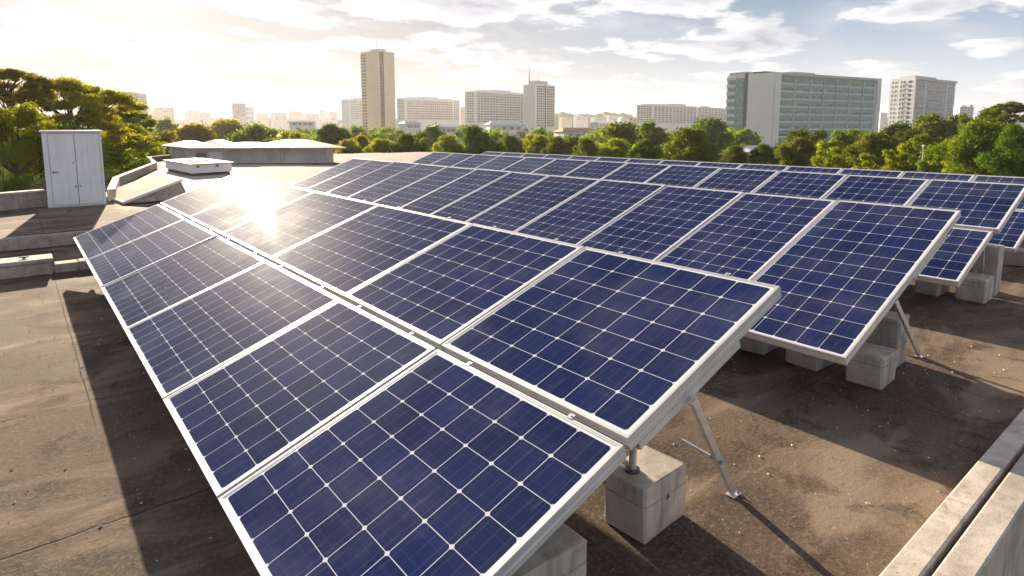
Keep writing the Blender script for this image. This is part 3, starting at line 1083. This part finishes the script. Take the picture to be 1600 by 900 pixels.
# white tower with a tall antenna
b = Bld('white_tower', 'slim white apartment tower carrying a tall red-white antenna mast', 'tower', at(818, 133, 331), at(836, 131, 322), at(867, 134, 334))
b.body('wall', WALL['white'], GZ, b.H)
b.plate('blank_wall', WALL['pale'], 0, .04, .97, GZ, b.H - .5, .12)
wr = m_window_row('white_tower_windows', (.10, .11, .14), (.55, .53, .54), 4, .72)
b.floors(1, .08, .46, 17, b.H - .6, zat(198, 322), wr, .62, .5, WALL['slab'])
b.floors(1, .58, .98, 17, b.H - .6, zat(198, 322), wr, .62, .7, WALL['slab'])
b.plate('stair_slot', WALL['dark'], 1, .48, .54, GZ, b.H - .3, .1)
b.roof_box('roof_house', WALL['grey'], .1, .7, .1, .7, 1.9)
b.mast(-.02, .45, 9.6, .36)
b.mast(.35, .3, 5.2, .14, b.H + 1.5)

# long white slab block left of it
b = Bld('slab_block', 'long white slab block with a stepped roofline immediately left of the antenna tower', 'apartment block', at(726, 143, 402), at(744, 142, 396), at(822, 144, 430))
b.body('wall', WALL['white'], GZ, b.H)
wr = m_window_row('slab_windows', (.17, .15, .15), (.56, .53, .51), 17, .6)
b.floors(1, .02, .99, 12, b.H - .8, zat(192, 396), wr, .55, .5, WALL['slab'])
b.floors(0, .2, .8, 12, b.H - .8, zat(192, 396), m_window_row('slab_end_windows', (.16, .15, .16), (.56, .53, .51), 3, .5), .55)
b.roof_box('roof_house', WALL['pale'], .15, .33, .1, .8, 1.0)
b.roof_box('roof_house', WALL['pale'], .36, .70, .1, .8, 1.5)
b.roof_box('roof_house', WALL['pale'], .74, .95, .1, .8, .7)

# broad, hazy block
b = Bld('broad_block', 'broad white block with small windows between the beige tower and slab block', 'apartment block', at(620, 155, 452), at(632, 153, 446), at(718, 157, 478))
b.body('wall', WALL['white'], GZ, b.H)
wr = m_window_row('broad_windows', (.22, .19, .18), (.56, .52, .49), 22, .55)
b.floors(1, .04, .86, 8, b.H - 1.5, zat(187, 446), wr, .5, .35, WALL['slab'])
b.floors(1, .89, .99, 8, b.H - 1.5, zat(187, 446), m_window_row('broad_end', (.22, .19, .18), (.56, .52, .49), 3, .5), .5)
b.floors(0, .15, .85, 8, b.H - 1.5, zat(187, 446), m_window_row('broad_side', (.22, .19, .18), (.56, .52, .49), 2, .4), .5)
b.roof_box('roof_house', WALL['pale'], .12, .32, .1, .8, .9)
b.roof_box('roof_house', WALL['pale'], .35, .62, .1, .8, 1.3)
b.roof_box('roof_house', WALL['pale'], .68, .85, .1, .8, .7)

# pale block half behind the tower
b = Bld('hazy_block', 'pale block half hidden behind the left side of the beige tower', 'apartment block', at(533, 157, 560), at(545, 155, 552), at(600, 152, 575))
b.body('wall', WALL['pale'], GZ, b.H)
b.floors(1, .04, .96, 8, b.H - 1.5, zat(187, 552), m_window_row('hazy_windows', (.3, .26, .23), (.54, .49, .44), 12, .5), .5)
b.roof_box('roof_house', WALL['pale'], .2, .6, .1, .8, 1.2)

# long white block on the ridge right of centre
b = Bld('long_block', 'long white block with many balconies standing above the trees left of the glass office', 'apartment block', at(995, 164, 470), at(1020, 163, 462), at(1090, 165, 510))
b.body('wall', WALL['white'], GZ, b.H)
wr = m_window_row('long_windows', (.16, .18, .23), (.55, .54, .55), 12, .6)
b.floors(1, .02, .98, 8, b.H - .6, zat(192, 462), wr, .58, .5, WALL['slab'])
b.floors(0, .05, .95, 8, b.H - .6, zat(192, 462), m_window_row('long_end', (.2, .17, .16), (.58, .52, .48), 5, .55), .55, .35, WALL['slab'])
b.roof_box('roof_house', WALL['grey'], .45, .75, .1, .9, 1.4)
b.roof_box('roof_house', WALL['pale'], .05, .35, .1, .9, .6)
b = Bld('stepped_block', 'greyish stepped block continuing behind the right end of the long balcony block', 'apartment block', at(1084, 168, 600), at(1090, 167, 590), at(1136, 170, 640))
b.body('wall', WALL['grey'], GZ, b.H)
b.floors(1, .02, .98, 8, b.H - .6, zat(190, 590), m_window_row('stepped_windows', (.16, .17, .2), (.42, .41, .42), 9, .55), .55)
b.roof_box('roof_house', WALL['grey'], .1, .4, .1, .8, 1.0)

# glass office
b = Bld('glass_office', 'wide office building with a green glass front and a blank concrete end wall', 'office building', at(1137, 118, 247), at(1211, 113, 232), at(1375, 122, 262))
zb = zat(226, 232)
b.body('wall', WALL['pale'], GZ, b.H)
bay_mats = [m_glass_facade('green_bay_glass_%d' % i, (.035, .13, .12), (.13, .33, .295), n_, 1) for i, n_ in enumerate((5, 6, 4))]
cols = [0.045, .175, .315, .44, .565, .69, .83, .955]
nf = 9
top = b.H - 1.1
st = (top - zb) / nf
for f_ in range(nf):
    z1 = top - f_ * st
    for i in range(len(cols) - 1):
        b.plate('window', bay_mats[(i * 2 + f_) % 3], 1, cols[i] + .006, cols[i + 1] - .006, z1 - st * .90, z1 - st * .13, .04)
    b.plate('spandrel', WALL['grey'], 1, .045, .955, z1 - st * .12, z1 - st * .01, .14)
for c_ in cols[1:-1]:
    b.plate('mullion', WALL['grey'], 1, c_ - .004, c_ + .004, zb, top, .30)
b.plate('frame_jamb', WALL['pale'], 1, .0, .040, GZ, b.H + .02, .9)
b.plate('frame_jamb', WALL['pale'], 1, .960, 1.0, GZ, b.H + .02, .9)
b.plate('frame_head', WALL['grey'], 1, .041, .959, b.H - 1.0, b.H + .02, .9)
# end: blank wall, dark slot, stack of glazed lobbies
b.plate('blank_wall', WALL['pale'], 0, .47, 1.0, GZ, b.H + .02, .5)
b.plate('slot', WALL['dark'], 0, .385, .465, GZ, b.H + .5, .1)
lob = m_glass_facade('lobby_glass', (.045, .15, .14), (.14, .32, .30), 3, 1)
for f_ in range(nf):
    z1 = top - f_ * st
    b.plate('lobby_window', lob, 0, .02, .20, z1 - st * .85, z1 - st * .30, .05)
    b.plate('lobby_window', lob, 0, .215, .375, z1 - st * .97, z1 - st * .06, .35)
    b.plate('floor_slab', WALL['slab'], 0, .0, .205, z1 - st * .28, z1 + st * .12, .5)
b.roof_box('roof_house', WALL['grey'], .0, .20, .55, .95, 1.0, b.H)
b.roof_box('roof_house', WALL['grey'], .18, .40, .1, .6, .9, b.H)
b.roof_box('roof_house', WALL['dark'], .0, .12, .2, .45, .7, b.H)

# tower with glazed front at the right
b = Bld('balcony_tower', 'white mid-rise with grey glazed front and square side windows right of the glass office', 'tower', at(1392, 125, 330), at(1431, 121, 318), at(1494, 125, 345))
b.body('wall', WALL['white'], GZ, b.H)
zb = zat(194, 318)
b.floors(0, .05, .30, 10, b.H - 1.0, zb, m_window_row('square_windows_a', (.16, .15, .16), (.60, .58, .57), 2, .45), .5)
b.floors(0, .40, .62, 10, b.H - 1.0, zb, m_window_row('square_windows_b', (.07, .07, .08), (.60, .58, .57), 2, .6), .6, .35, WALL['white'])
b.floors(0, .70, .92, 10, b.H - 1.0, zb, m_window_row('square_windows_c', (.07, .07, .08), (.60, .58, .57), 1, .6), .6)
b.floors(1, .03, .24, 10, b.H - 1.2, zb, m_window_row('front_windows_a', (.10, .11, .13), (.30, .30, .32), 3, .8), .66, .5, WALL['grey'])
b.floors(1, .27, .78, 10, b.H - 1.2, zb, m_window_row('front_windows_b', (.09, .10, .13), (.33, .33, .36), 7, .75), .66, .3, WALL['grey'])
b.floors(1, .81, .97, 10, b.H - 1.2, zb, m_window_row('front_windows_c', (.09, .13, .16), (.36, .38, .40), 3, .8), .7, .5, WALL['slab'])
b.plate('fascia', WALL['grey'], 1, .0, 1.0, b.H - 1.1, b.H + .02, .8)
b.roof_box('roof_house', WALL['grey'], .1, .62, .2, .8, 1.4)

b = Bld('small_block', 'small pale block with a dark chimney stack peeping over the trees at the right', 'apartment block', at(1490, 168, 400), at(1500, 166, 392), at(1522, 167, 400))
b.body('wall', WALL['white'], GZ, b.H)
b.floors(1, .05, .95, 5, b.H - .5, zat(186, 392), m_window_row('small_windows', (.15, .15, .16), (.55, .54, .53), 4, .5), .5)
b.roof_box('chimney', WALL['dark'], .85, .98, .2, .5, 1.3)
b.roof_box('roof_house', WALL['pale'], .2, .5, .2, .7, .8)

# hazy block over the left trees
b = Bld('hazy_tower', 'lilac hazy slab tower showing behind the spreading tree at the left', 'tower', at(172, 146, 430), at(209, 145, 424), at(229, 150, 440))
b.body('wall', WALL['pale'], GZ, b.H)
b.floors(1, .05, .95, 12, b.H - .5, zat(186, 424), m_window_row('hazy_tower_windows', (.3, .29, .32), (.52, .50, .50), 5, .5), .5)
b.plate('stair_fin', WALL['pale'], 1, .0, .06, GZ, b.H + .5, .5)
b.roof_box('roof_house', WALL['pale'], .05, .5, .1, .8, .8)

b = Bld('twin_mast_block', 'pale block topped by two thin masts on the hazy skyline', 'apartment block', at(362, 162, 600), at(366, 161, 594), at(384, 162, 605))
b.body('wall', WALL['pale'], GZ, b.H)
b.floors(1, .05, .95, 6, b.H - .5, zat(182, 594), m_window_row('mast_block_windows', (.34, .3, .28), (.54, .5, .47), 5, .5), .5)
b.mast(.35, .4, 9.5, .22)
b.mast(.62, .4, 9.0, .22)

# scattered skyline, a few pixels each
sk = random.Random(11)
GS = 'small pale buildings on the hazy skyline'
LS = 'tiny pale building among the row of hazy blocks on the far skyline'
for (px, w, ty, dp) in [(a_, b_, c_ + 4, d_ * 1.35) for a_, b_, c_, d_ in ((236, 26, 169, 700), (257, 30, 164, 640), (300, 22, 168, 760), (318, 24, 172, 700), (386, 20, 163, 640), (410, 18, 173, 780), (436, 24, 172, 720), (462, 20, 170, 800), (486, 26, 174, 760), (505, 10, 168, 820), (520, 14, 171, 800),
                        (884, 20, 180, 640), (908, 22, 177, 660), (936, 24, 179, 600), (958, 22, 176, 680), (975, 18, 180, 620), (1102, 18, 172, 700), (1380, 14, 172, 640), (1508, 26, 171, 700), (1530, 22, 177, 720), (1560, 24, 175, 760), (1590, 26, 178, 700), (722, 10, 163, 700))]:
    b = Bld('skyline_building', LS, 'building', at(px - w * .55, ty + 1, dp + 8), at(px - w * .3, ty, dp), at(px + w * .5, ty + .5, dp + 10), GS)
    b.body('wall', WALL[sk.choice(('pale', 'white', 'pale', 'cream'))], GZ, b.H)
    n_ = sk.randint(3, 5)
    b.floors(1, .06, .94, n_, b.H - .4, zat(188, dp), m_window_row('haze_faded_windows', (.40, .37, .37), (.62, .59, .57), sk.randint(4, 7), .5), .5)  # distance haze put into the colour: faint contrast between panes and wall
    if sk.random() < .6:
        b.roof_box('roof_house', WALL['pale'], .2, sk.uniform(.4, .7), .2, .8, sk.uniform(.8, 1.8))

# low houses and sheds among the trees
GL = 'low roofs among the trees'


def low_house(px, w, ty, dp, rise, wall, roof, label):
    A, B, Cc = at(px - w * .5, ty, dp + 3), at(px - w * .4, ty, dp), at(px + w * .5, ty, dp + 4)
    b = Bld('low_house', label, 'house', A, B, Cc)
    ex, ey = (b.C - b.B), (b.A - b.B)
    ey = Vector((ex.y, -ex.x, 0)).normalized() * -7.0
    if ey.dot(FH) < 0:
        ey = -ey
    b.A = b.B + ey
    b.D = b.C + ey
    b.body('wall', wall, GZ, b.H)
    e = .5
    exn, eyn = ex.normalized() * e, ey.normalized() * e
    r = [b.loc(p, b.H) for p in (b.B - exn - eyn, b.C + exn - eyn, b.D + exn + eyn, b.A - exn + eyn)]
    m0 = b.loc((b.B + b.A) / 2 + ex * .12, b.H + rise)
    m1 = b.loc((b.C + b.D) / 2 - ex * .12, b.H + rise)
    MB().face([r[0], r[1], m1, m0]).face([r[1], r[2], m1]).face([r[2], r[3], m0, m1]).face([r[3], r[0], m0]).face(list(reversed(r))).build('roof', roof, b.t)
    b.floors(1, .1, .9, 1, b.H - .3, b.H - 2.6, m_window_row('house_windows', (.10, .10, .11), (.5, .47, .44), 4, .45), .45)


low_house(790, 62, 195, 210, 1.4, WALL['white'], WALL['slab'], 'low white pavilion with a pale shallow roof below the slab block')
low_house(702, 40, 198, 200, 1.0, WALL['pale'], WALL['slab'], 'small pale shed roof among trees right of the beige tower')
low_house(645, 26, 193, 260, 1.2, WALL['pale'], WALL['canopy'] if 'canopy' in WALL else M['canopy'], 'tiny tan roof just right of the beige tower foot')
low_house(905, 60, 206, 180, 1.2, WALL['pale'], WALL['tile'], 'brown roofed house among the trees right of the antenna tower')
low_house(1215, 70, 238, 95, 1.0, WALL['pale'], WALL['grey'], 'grey low house in front of the blank wall of the glass office')
low_house(470, 46, 190, 300, 1.0, WALL['pale'], WALL['slab'], 'pale hazy roof left of the beige tower')
low_house(440, 34, 214, 120, .6, WALL['white'], WALL['slab'], 'small white hut roof behind the plant room')
low_house(875, 24, 224, 100, .6, WALL['white'], WALL['slab'], 'little white hut between bushes right of the big round tree')
low_house(945, 26, 192, 300, .8, WALL['white'], WALL['slab'], 'white flat roofed shed below the hill right of the antenna tower')

# lamp posts
for px, ty, dp, lab in ((1443, 230, 46, 'pale lamp post with a small head rising between bushes at the right'), (1556, 250, 40, 'short grey lamp post before the big tree at the right edge')):
    p = at(px, ty, dp)
    t = empty('lamp_post', (p.x, p.y, GZ))
    tag(t, lab, 'lamp post')
    MB().tube((0, 0, 0), (0, 0, p.z - GZ), .07, .045, 8).build('pole', M['steel'], t)
    MB().tube((0, 0, p.z - GZ), (0, 0, p.z - GZ + .10), .07, .12, 10).tube((0, 0, p.z - GZ + .10), (0, 0, p.z - GZ + .18), .12, .04, 10).build('lamp_head', M['white_metal'], t, merge=False)

# ------------------------------------------------------------------ trees
NPR = np.random.RandomState(5)


def leaf_mesh(name, centres, radii, counts, size, flat=1.0, shell=.55, m=None, curl=.35):
    """leaf-shaped quads scattered through clumps"""
    P, N = [], []
    for c, r, n in zip(centres, radii, counts):
        d = NPR.normal(size=(n, 3))
        d /= np.linalg.norm(d, axis=1)[:, None]
        rad = r * (shell + (1 - shell) * NPR.rand(n)) ** 1.0
        rad *= 1 + .18 * NPR.normal(size=n)
        p = d * rad[:, None] * np.array([1, 1, flat])
        P.append(p + np.array(c))
        nn = d * .9 + NPR.normal(size=(n, 3)) * .55 + np.array([0, 0, .45])
        N.append(nn / np.linalg.norm(nn, axis=1)[:, None])
    P = np.concatenate(P)
    N = np.concatenate(N)
    n = len(P)
    t = np.cross(N, NPR.normal(size=(n, 3)))
    t /= np.linalg.norm(t, axis=1)[:, None]
    b = np.cross(N, t)
    s = size * (.6 + .8 * NPR.rand(n))[:, None]
    dn = N * s * curl
    v = np.stack([P - t * s, P + b * s * .48 + dn * .4, P + t * s - dn, P - b * s * .48 + dn * .4], 1).reshape(-1, 3)
    me = bpy.data.meshes.new(name)
    me.vertices.add(4 * n)
    me.vertices.foreach_set('co', v.ravel())
    me.loops.add(4 * n)
    me.loops.foreach_set('vertex_index', np.arange(4 * n))
    me.polygons.add(n)
    me.polygons.foreach_set('loop_start', np.arange(0, 4 * n, 4))
    me.polygons.foreach_set('loop_total', np.full(n, 4))
    me.update()
    me.validate()
    me.materials.append(m or M['leaf_mid'])
    return me


def trunk_mesh(name, h, r, limbs, lean=(0, 0)):
    mb = MB()
    mb.tube((0, 0, -16), (0, 0, 0), r * 1.3, r, 8, caps=False)
    pts = [Vector((lean[0] * t * t * h, lean[1] * t * t * h, h * t)) for t in (0, .33, .66, 1)]
    for i in range(3):
        mb.tube(pts[i], pts[i + 1], r * (1 - .18 * i), r * (1 - .18 * (i + 1)), 8, caps=(i == 0))
    for l in limbs:
        a = pts[3] if l[3] is None else pts[0].lerp(pts[3], l[3])
        e = Vector(l[:3])
        mid = a.lerp(e, .5) + Vector((0, 0, -.10 * (e - a).length if l[4] else .08 * (e - a).length))
        mb.tube(a, mid, r * .55, r * .34, 6, caps=False)
        mb.tube(mid, e, r * .34, r * .10, 6, caps=False)
        for q in range(3):
            tip = e + Vector((NPR.uniform(-1, 1), NPR.uniform(-1, 1), NPR.uniform(.1, .8))) * (e - a).length * .3
            mb.tube(mid.lerp(e, .3 + .25 * q), tip, r * .16, r * .04, 5, caps=False)
    return mb.mesh(name, [M['bark']], merge=False, smooth=True)


def proto_round(nl, leaf, seed, R0=4.0, H0=10.0, ragged=.35):
    """dense domed crown from ~26 clumps; nominal radius 4, height 10"""
    rs = np.random.RandomState(seed)
    C, Rr, Cn = [], [], []
    for i in range(30):
        a = rs.uniform(0, 2 * math.pi)
        el = rs.uniform(-.35, 1.0)
        k_ = rs.uniform(.55, 1.0)
        rr = rs.uniform(.75, 1.55)
        rad = (R0 - rr * .8) * k_ * math.sqrt(max(0.05, 1 - max(el, 0) ** 2)) * (1 + ragged * rs.uniform(-.5, .5))
        C.append((rad * math.cos(a), rad * math.sin(a), 6.1 + el * (H0 - 6.1 - rr * .75) * (1 + .2 * ragged * rs.normal())))
        Rr.append(rr)
        Cn.append(int(nl / 30 * rr ** 2 / 1.3))
    limbs = [(C[i][0] * .8, C[i][1] * .8, C[i][2] - .3, None if i % 2 else .75, False) for i in range(0, 16, 2)]
    return (leaf_mesh('round_crown', C, Rr, Cn, leaf, .8, .45), trunk_mesh('trunk', 4.6, .26, limbs, (.01, .02)))


def proto_umbrella(nl, leaf, seed):
    """spreading acacia-like crown: flat clumps on long open limbs"""
    rs = np.random.RandomState(seed)
    C, Rr, Cn, limbs = [], [], [], []
    for i in range(70):
        a = i * 2.4 + rs.uniform(-.3, .3)
        rad = 5.0 * math.sqrt((i + .5) / 70) * rs.uniform(.85, 1.1)
        z = 9.5 - .075 * rad ** 2 + rs.choice([rs.uniform(-.5, .35), rs.uniform(-3.4, -.6)])
        rr = rs.uniform(.65, 1.25)
        C.append((rad * math.cos(a), rad * math.sin(a), z))
        Rr.append(rr)
        Cn.append(int(nl / 70 * rr ** 2 / .75))
        if i % 3 == 0:
            limbs.append((rad * .92 * math.cos(a), rad * .92 * math.sin(a), z - .25, rs.choice([.62, .8, .9, 1.0]), rad > 3))
    return (leaf_mesh('spreading_crown', C, Rr, Cn, leaf, .42, .25), trunk_mesh('trunk', 6.2, .24, limbs, (.05, .0)))


def proto_bush(nl, leaf, seed):
    rs = np.random.RandomState(seed)
    C, Rr, Cn = [], [], []
    for i in range(22):
        a = rs.uniform(0, 6.28)
        h = rs.uniform(0, 1)
        rad = 3.4 * (1 - .55 * h) * rs.uniform(.2, 1)
        rr = rs.uniform(.5, 1.2)
        C.append((rad * math.cos(a), rad * math.sin(a), 3.0 + 6.4 * h))
        Rr.append(rr)
        Cn.append(int(nl / 22 * rr ** 2))
    limbs = [(c[0] * .8, c[1] * .8, c[2], .8, False) for c in C[::3]]
    return (leaf_mesh('loose_crown', C, Rr, Cn, leaf, 1.0, .2), trunk_mesh('trunk', 4.0, .16, limbs))


PROTO = {
    'round': [proto_round(15000, .17, 1), proto_round(15000, .17, 2, ragged=.6), proto_round(14000, .18, 3, ragged=.8)],
    'far': [proto_round(5200, .30, 4, ragged=.5), proto_round(5200, .30, 5, ragged=.8)],
    'umbrella': [proto_umbrella(34000, .115, 6), proto_umbrella(32000, .12, 7)],
    'bush': [proto_bush(9000, .17, 8), proto_bush(9000, .17, 9)],
    'near': [proto_round(26000, .115, 12, ragged=.7), proto_round(24000, .12, 13, ragged=.9)],
}
RTREE = random.Random(21)


def tree(kind, px, ty, hw, depth, leaf, label, name='broadleaf_tree', group=None, base=None, cat='tree'):
    top = at(px, ty, depth)
    r = hw * depth / FPX
    cm, tm = RTREE.choice(PROTO[kind])
    nomr = {'umbrella': 5.6, 'bush': 3.6}.get(kind, 4.1)
    t = empty(name, (top.x, top.y, GZ), (0, 0, RTREE.uniform(0, 6.28)))
    hz = (top.z - GZ) / 10.1
    sc = r / nomr
    hz = top.z - GZ - sc * 10.2
    tag(t, label, cat, group)
    c = link('crown', cm, t)
    c.material_slots[0].link = 'OBJECT'
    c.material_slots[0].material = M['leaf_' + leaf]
    c.scale = (sc, sc, sc)
    c.location = (0, 0, hz)
    k_ = link('trunk', tm, t)
    k_.scale = (sc, sc, sc)
    k_.location = (0, 0, hz)
    return t


# near trees at the left, behind the cabinet
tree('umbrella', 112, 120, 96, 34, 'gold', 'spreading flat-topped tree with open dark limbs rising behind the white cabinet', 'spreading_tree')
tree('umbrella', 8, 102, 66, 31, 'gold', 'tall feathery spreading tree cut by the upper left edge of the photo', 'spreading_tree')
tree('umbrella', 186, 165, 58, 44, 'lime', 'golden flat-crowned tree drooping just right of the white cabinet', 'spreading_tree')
tree('near', 14, 158, 70, 24, 'lime', 'bright lime leafy tree at the left edge beside the white cabinet', 'broadleaf_tree')
tree('near', 96, 186, 76, 29, 'mid', 'shaded green tree directly behind the white cabinet', 'broadleaf_tree')
tree('near', 194, 186, 60, 40, 'lime', 'dense golden-green tree under the drooping flat crown right of the cabinet', 'broadleaf_tree')
tree('bush', 206, 230, 44, 33, 'lime', 'bright young tree between the white cabinet and the small housing', 'young_tree')
tree('bush', 248, 229, 30, 38, 'lime', 'slender lime shrub left of the plant room', 'young_tree')
tree('bush', -4, 225, 60, 20, 'mid', 'mid green bush over the grey wall in the left corner', 'bush')
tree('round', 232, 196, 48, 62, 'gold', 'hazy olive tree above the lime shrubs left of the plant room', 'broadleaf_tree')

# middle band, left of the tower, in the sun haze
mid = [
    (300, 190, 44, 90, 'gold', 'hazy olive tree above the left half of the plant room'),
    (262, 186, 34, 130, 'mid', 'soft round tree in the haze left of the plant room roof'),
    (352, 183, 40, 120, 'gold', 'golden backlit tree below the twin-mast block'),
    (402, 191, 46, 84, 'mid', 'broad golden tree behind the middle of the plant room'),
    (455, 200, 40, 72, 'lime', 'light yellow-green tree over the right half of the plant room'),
    (520, 189, 36, 74, 'dark', 'dark rounded tree in the haze just left of the beige tower foot'),
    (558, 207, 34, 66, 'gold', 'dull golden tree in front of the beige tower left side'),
    (592, 212, 28, 62, 'lime', 'pale bush-like tree at the foot of the beige tower'),
    (636, 207, 34, 58, 'dark', 'dark round tree at the roof edge right of the beige tower'),
    (672, 196, 40, 96, 'mid', 'mid green tree behind the dark round one right of the beige tower'),
    (700, 208, 34, 62, 'lime', 'light green tree between the two dark round trees'),
    (744, 191, 46, 60, 'dark', 'big dark domed tree below the long slab block'),
    (795, 207, 34, 66, 'mid', 'loose green tree right of the big dark domed tree'),
    (838, 204, 38, 74, 'lime', 'light green tree in front of the antenna tower foot'),
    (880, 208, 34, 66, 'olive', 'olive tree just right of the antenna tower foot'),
    (915, 212, 30, 60, 'mid', 'small round green tree at the roof edge right of the antenna tower'),
    (968, 187, 50, 90, 'olive', 'wide olive tree in front of the far hill'),
    (962, 214, 34, 58, 'lime', 'low lime green tree at the roof edge under the wide olive tree'),
    (1020, 190, 44, 84, 'mid', 'tall green tree beneath the long balcony block'),
    (1078, 195, 62, 56, 'mid', 'large spreading green tree at the roof edge left of the glass office'),
    (1010, 216, 28, 52, 'dark', 'low dark tree tucked left of the large spreading green tree'),
    (1112, 181, 44, 110, 'dark', 'dark tree behind the large green tree touching the glass office'),
    (1150, 226, 26, 60, 'olive', 'scrubby olive tree at the foot of the office end wall'),
]
for i, (px, ty, hw, dp, lf, lab) in enumerate(mid):
    tree('round' if dp < 80 else 'far', px, ty, hw, dp, lf, lab)
right = [
    ('round', 1192, 222, 24, 50, 'dark', 'small dark tree in front of the blank office wall'),
    ('round', 1262, 196, 44, 88, 'dark', 'dark tree covering the lower left of the glass front'),
    ('round', 1248, 212, 36, 54, 'olive', 'grey-olive tree at the roof edge below the glass front'),
    ('bush', 1298, 216, 32, 44, 'lime', 'tall light green shrub at the roof edge below the middle of the glass front'),
    ('round', 1330, 196, 46, 82, 'mid', 'green tree before the right half of the glass front'),
    ('round', 1365, 201, 44, 62, 'mid', 'broad tree with pale leaf clumps before the right end of the glass front'),
    ('bush', 1352, 238, 28, 40, 'lime', 'low bright bush at the roof edge right of the tall light green shrub'),
    ('round', 1410, 186, 50, 76, 'dark', 'dark tree under the balcony tower left corner'),
    ('bush', 1402, 222, 27, 42, 'lime', 'upright yellow-green bush at the roof edge below the balcony tower'),
    ('round', 1470, 170, 50, 84, 'olive', 'tall olive tree in front of the balcony tower right corner'),
    ('round', 1440, 206, 38, 56, 'mid', 'mid green tree behind the pale lamp post'),
    ('bush', 1455, 240, 26, 40, 'mid', 'low round bush beside the pale lamp post'),
    ('near', 1540, 182, 68, 40, 'mid', 'large leafy tree with sunlit clumps at the right edge of the photo'),
    ('near', 1610, 192, 56, 36, 'dark', 'dark tree cut by the right edge of the photo'),
    ('umbrella', 1578, 158, 34, 52, 'mid', 'thin flat-topped tree standing tallest at the right edge'),
    ('round', 1500, 212, 34, 46, 'lime', 'yellow-green tree left of the large leafy tree'),
    ('round', 1545, 166, 40, 70, 'dark', 'tall dark tree behind the large leafy tree at the right'),
]
for k_, px, ty, hw, dp, lf, lab in right:
    tree(k_, px, ty, hw, dp, lf, lab, 'bush' if k_ == 'bush' else 'broadleaf_tree', cat='bush' if k_ == 'bush' else 'tree')


def woodland():
    """the mass of crowns that reads as one wood between the roof and the city"""
    rs = np.random.RandomState(17)
    C, Rr, Cn = [], [], []
    for i in range(900):
        px = rs.uniform(-120, 1750)
        dp = 75 * (560 / 75) ** rs.uniform(0, 1)
        if 1120 < px < 1400 and dp > 215 and dp < 300:
            continue
        top = {True: rs.uniform(-2.8, .2), False: rs.uniform(-1.0, 3.2)}[dp < 140]
        if px > 1180 and px < 1400 and dp < 230:
            top = rs.uniform(-4, -1.5)
        p = at(px, 201, dp)
        r = rs.uniform(2.6, 5.0)
        nl = 5
        for q in range(nl):
            a = rs.uniform(0, 6.28)
            rr = r * rs.uniform(.42, .66)
            k_ = r * .55 * rs.uniform(.2, 1)
            C.append((p.x + k_ * math.cos(a), p.y + k_ * math.sin(a), top - rr * .8 - rs.uniform(0, 2.2)))
            Rr.append(rr)
            Cn.append(int(70 if dp < 160 else 42))
    me = leaf_mesh('woodland', C, Rr, Cn, .62, .8, .5, M['leaf_mid'])
    o = link('woodland', me)
    tag(o, 'mass of tree crowns filling the middle distance between the roof and the city', 'woodland', kind='stuff')
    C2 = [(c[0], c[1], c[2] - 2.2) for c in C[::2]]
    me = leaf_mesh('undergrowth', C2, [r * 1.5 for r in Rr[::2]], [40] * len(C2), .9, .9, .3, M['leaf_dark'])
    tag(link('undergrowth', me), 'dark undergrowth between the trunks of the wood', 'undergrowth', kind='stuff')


woodland()

# ------------------------------------------------------------------ air
def build_haze():
    m = bpy.data.materials.new('sunlit_haze')
    m.use_nodes = True
    k = NT(m.node_tree)
    k.n.remove(k.n['Principled BSDF'])
    v = k.new('ShaderNodeVolumePrincipled')
    v.inputs['Color'].default_value = (1.0, 0.97, 0.93, 1)
    v.inputs['Density'].default_value = 0.00020
    v.inputs['Anisotropy'].default_value = 0.35
    k.l.new(v.outputs[0], k.n['Material Output'].inputs['Volume'])
    mb = MB().box(-1600, 1600, -1600, 1600, GZ - 1.4, 58)
    o = mb.build('haze', m)
    tag(o, kind='stuff')
    o.display_type = 'WIRE'


build_haze()
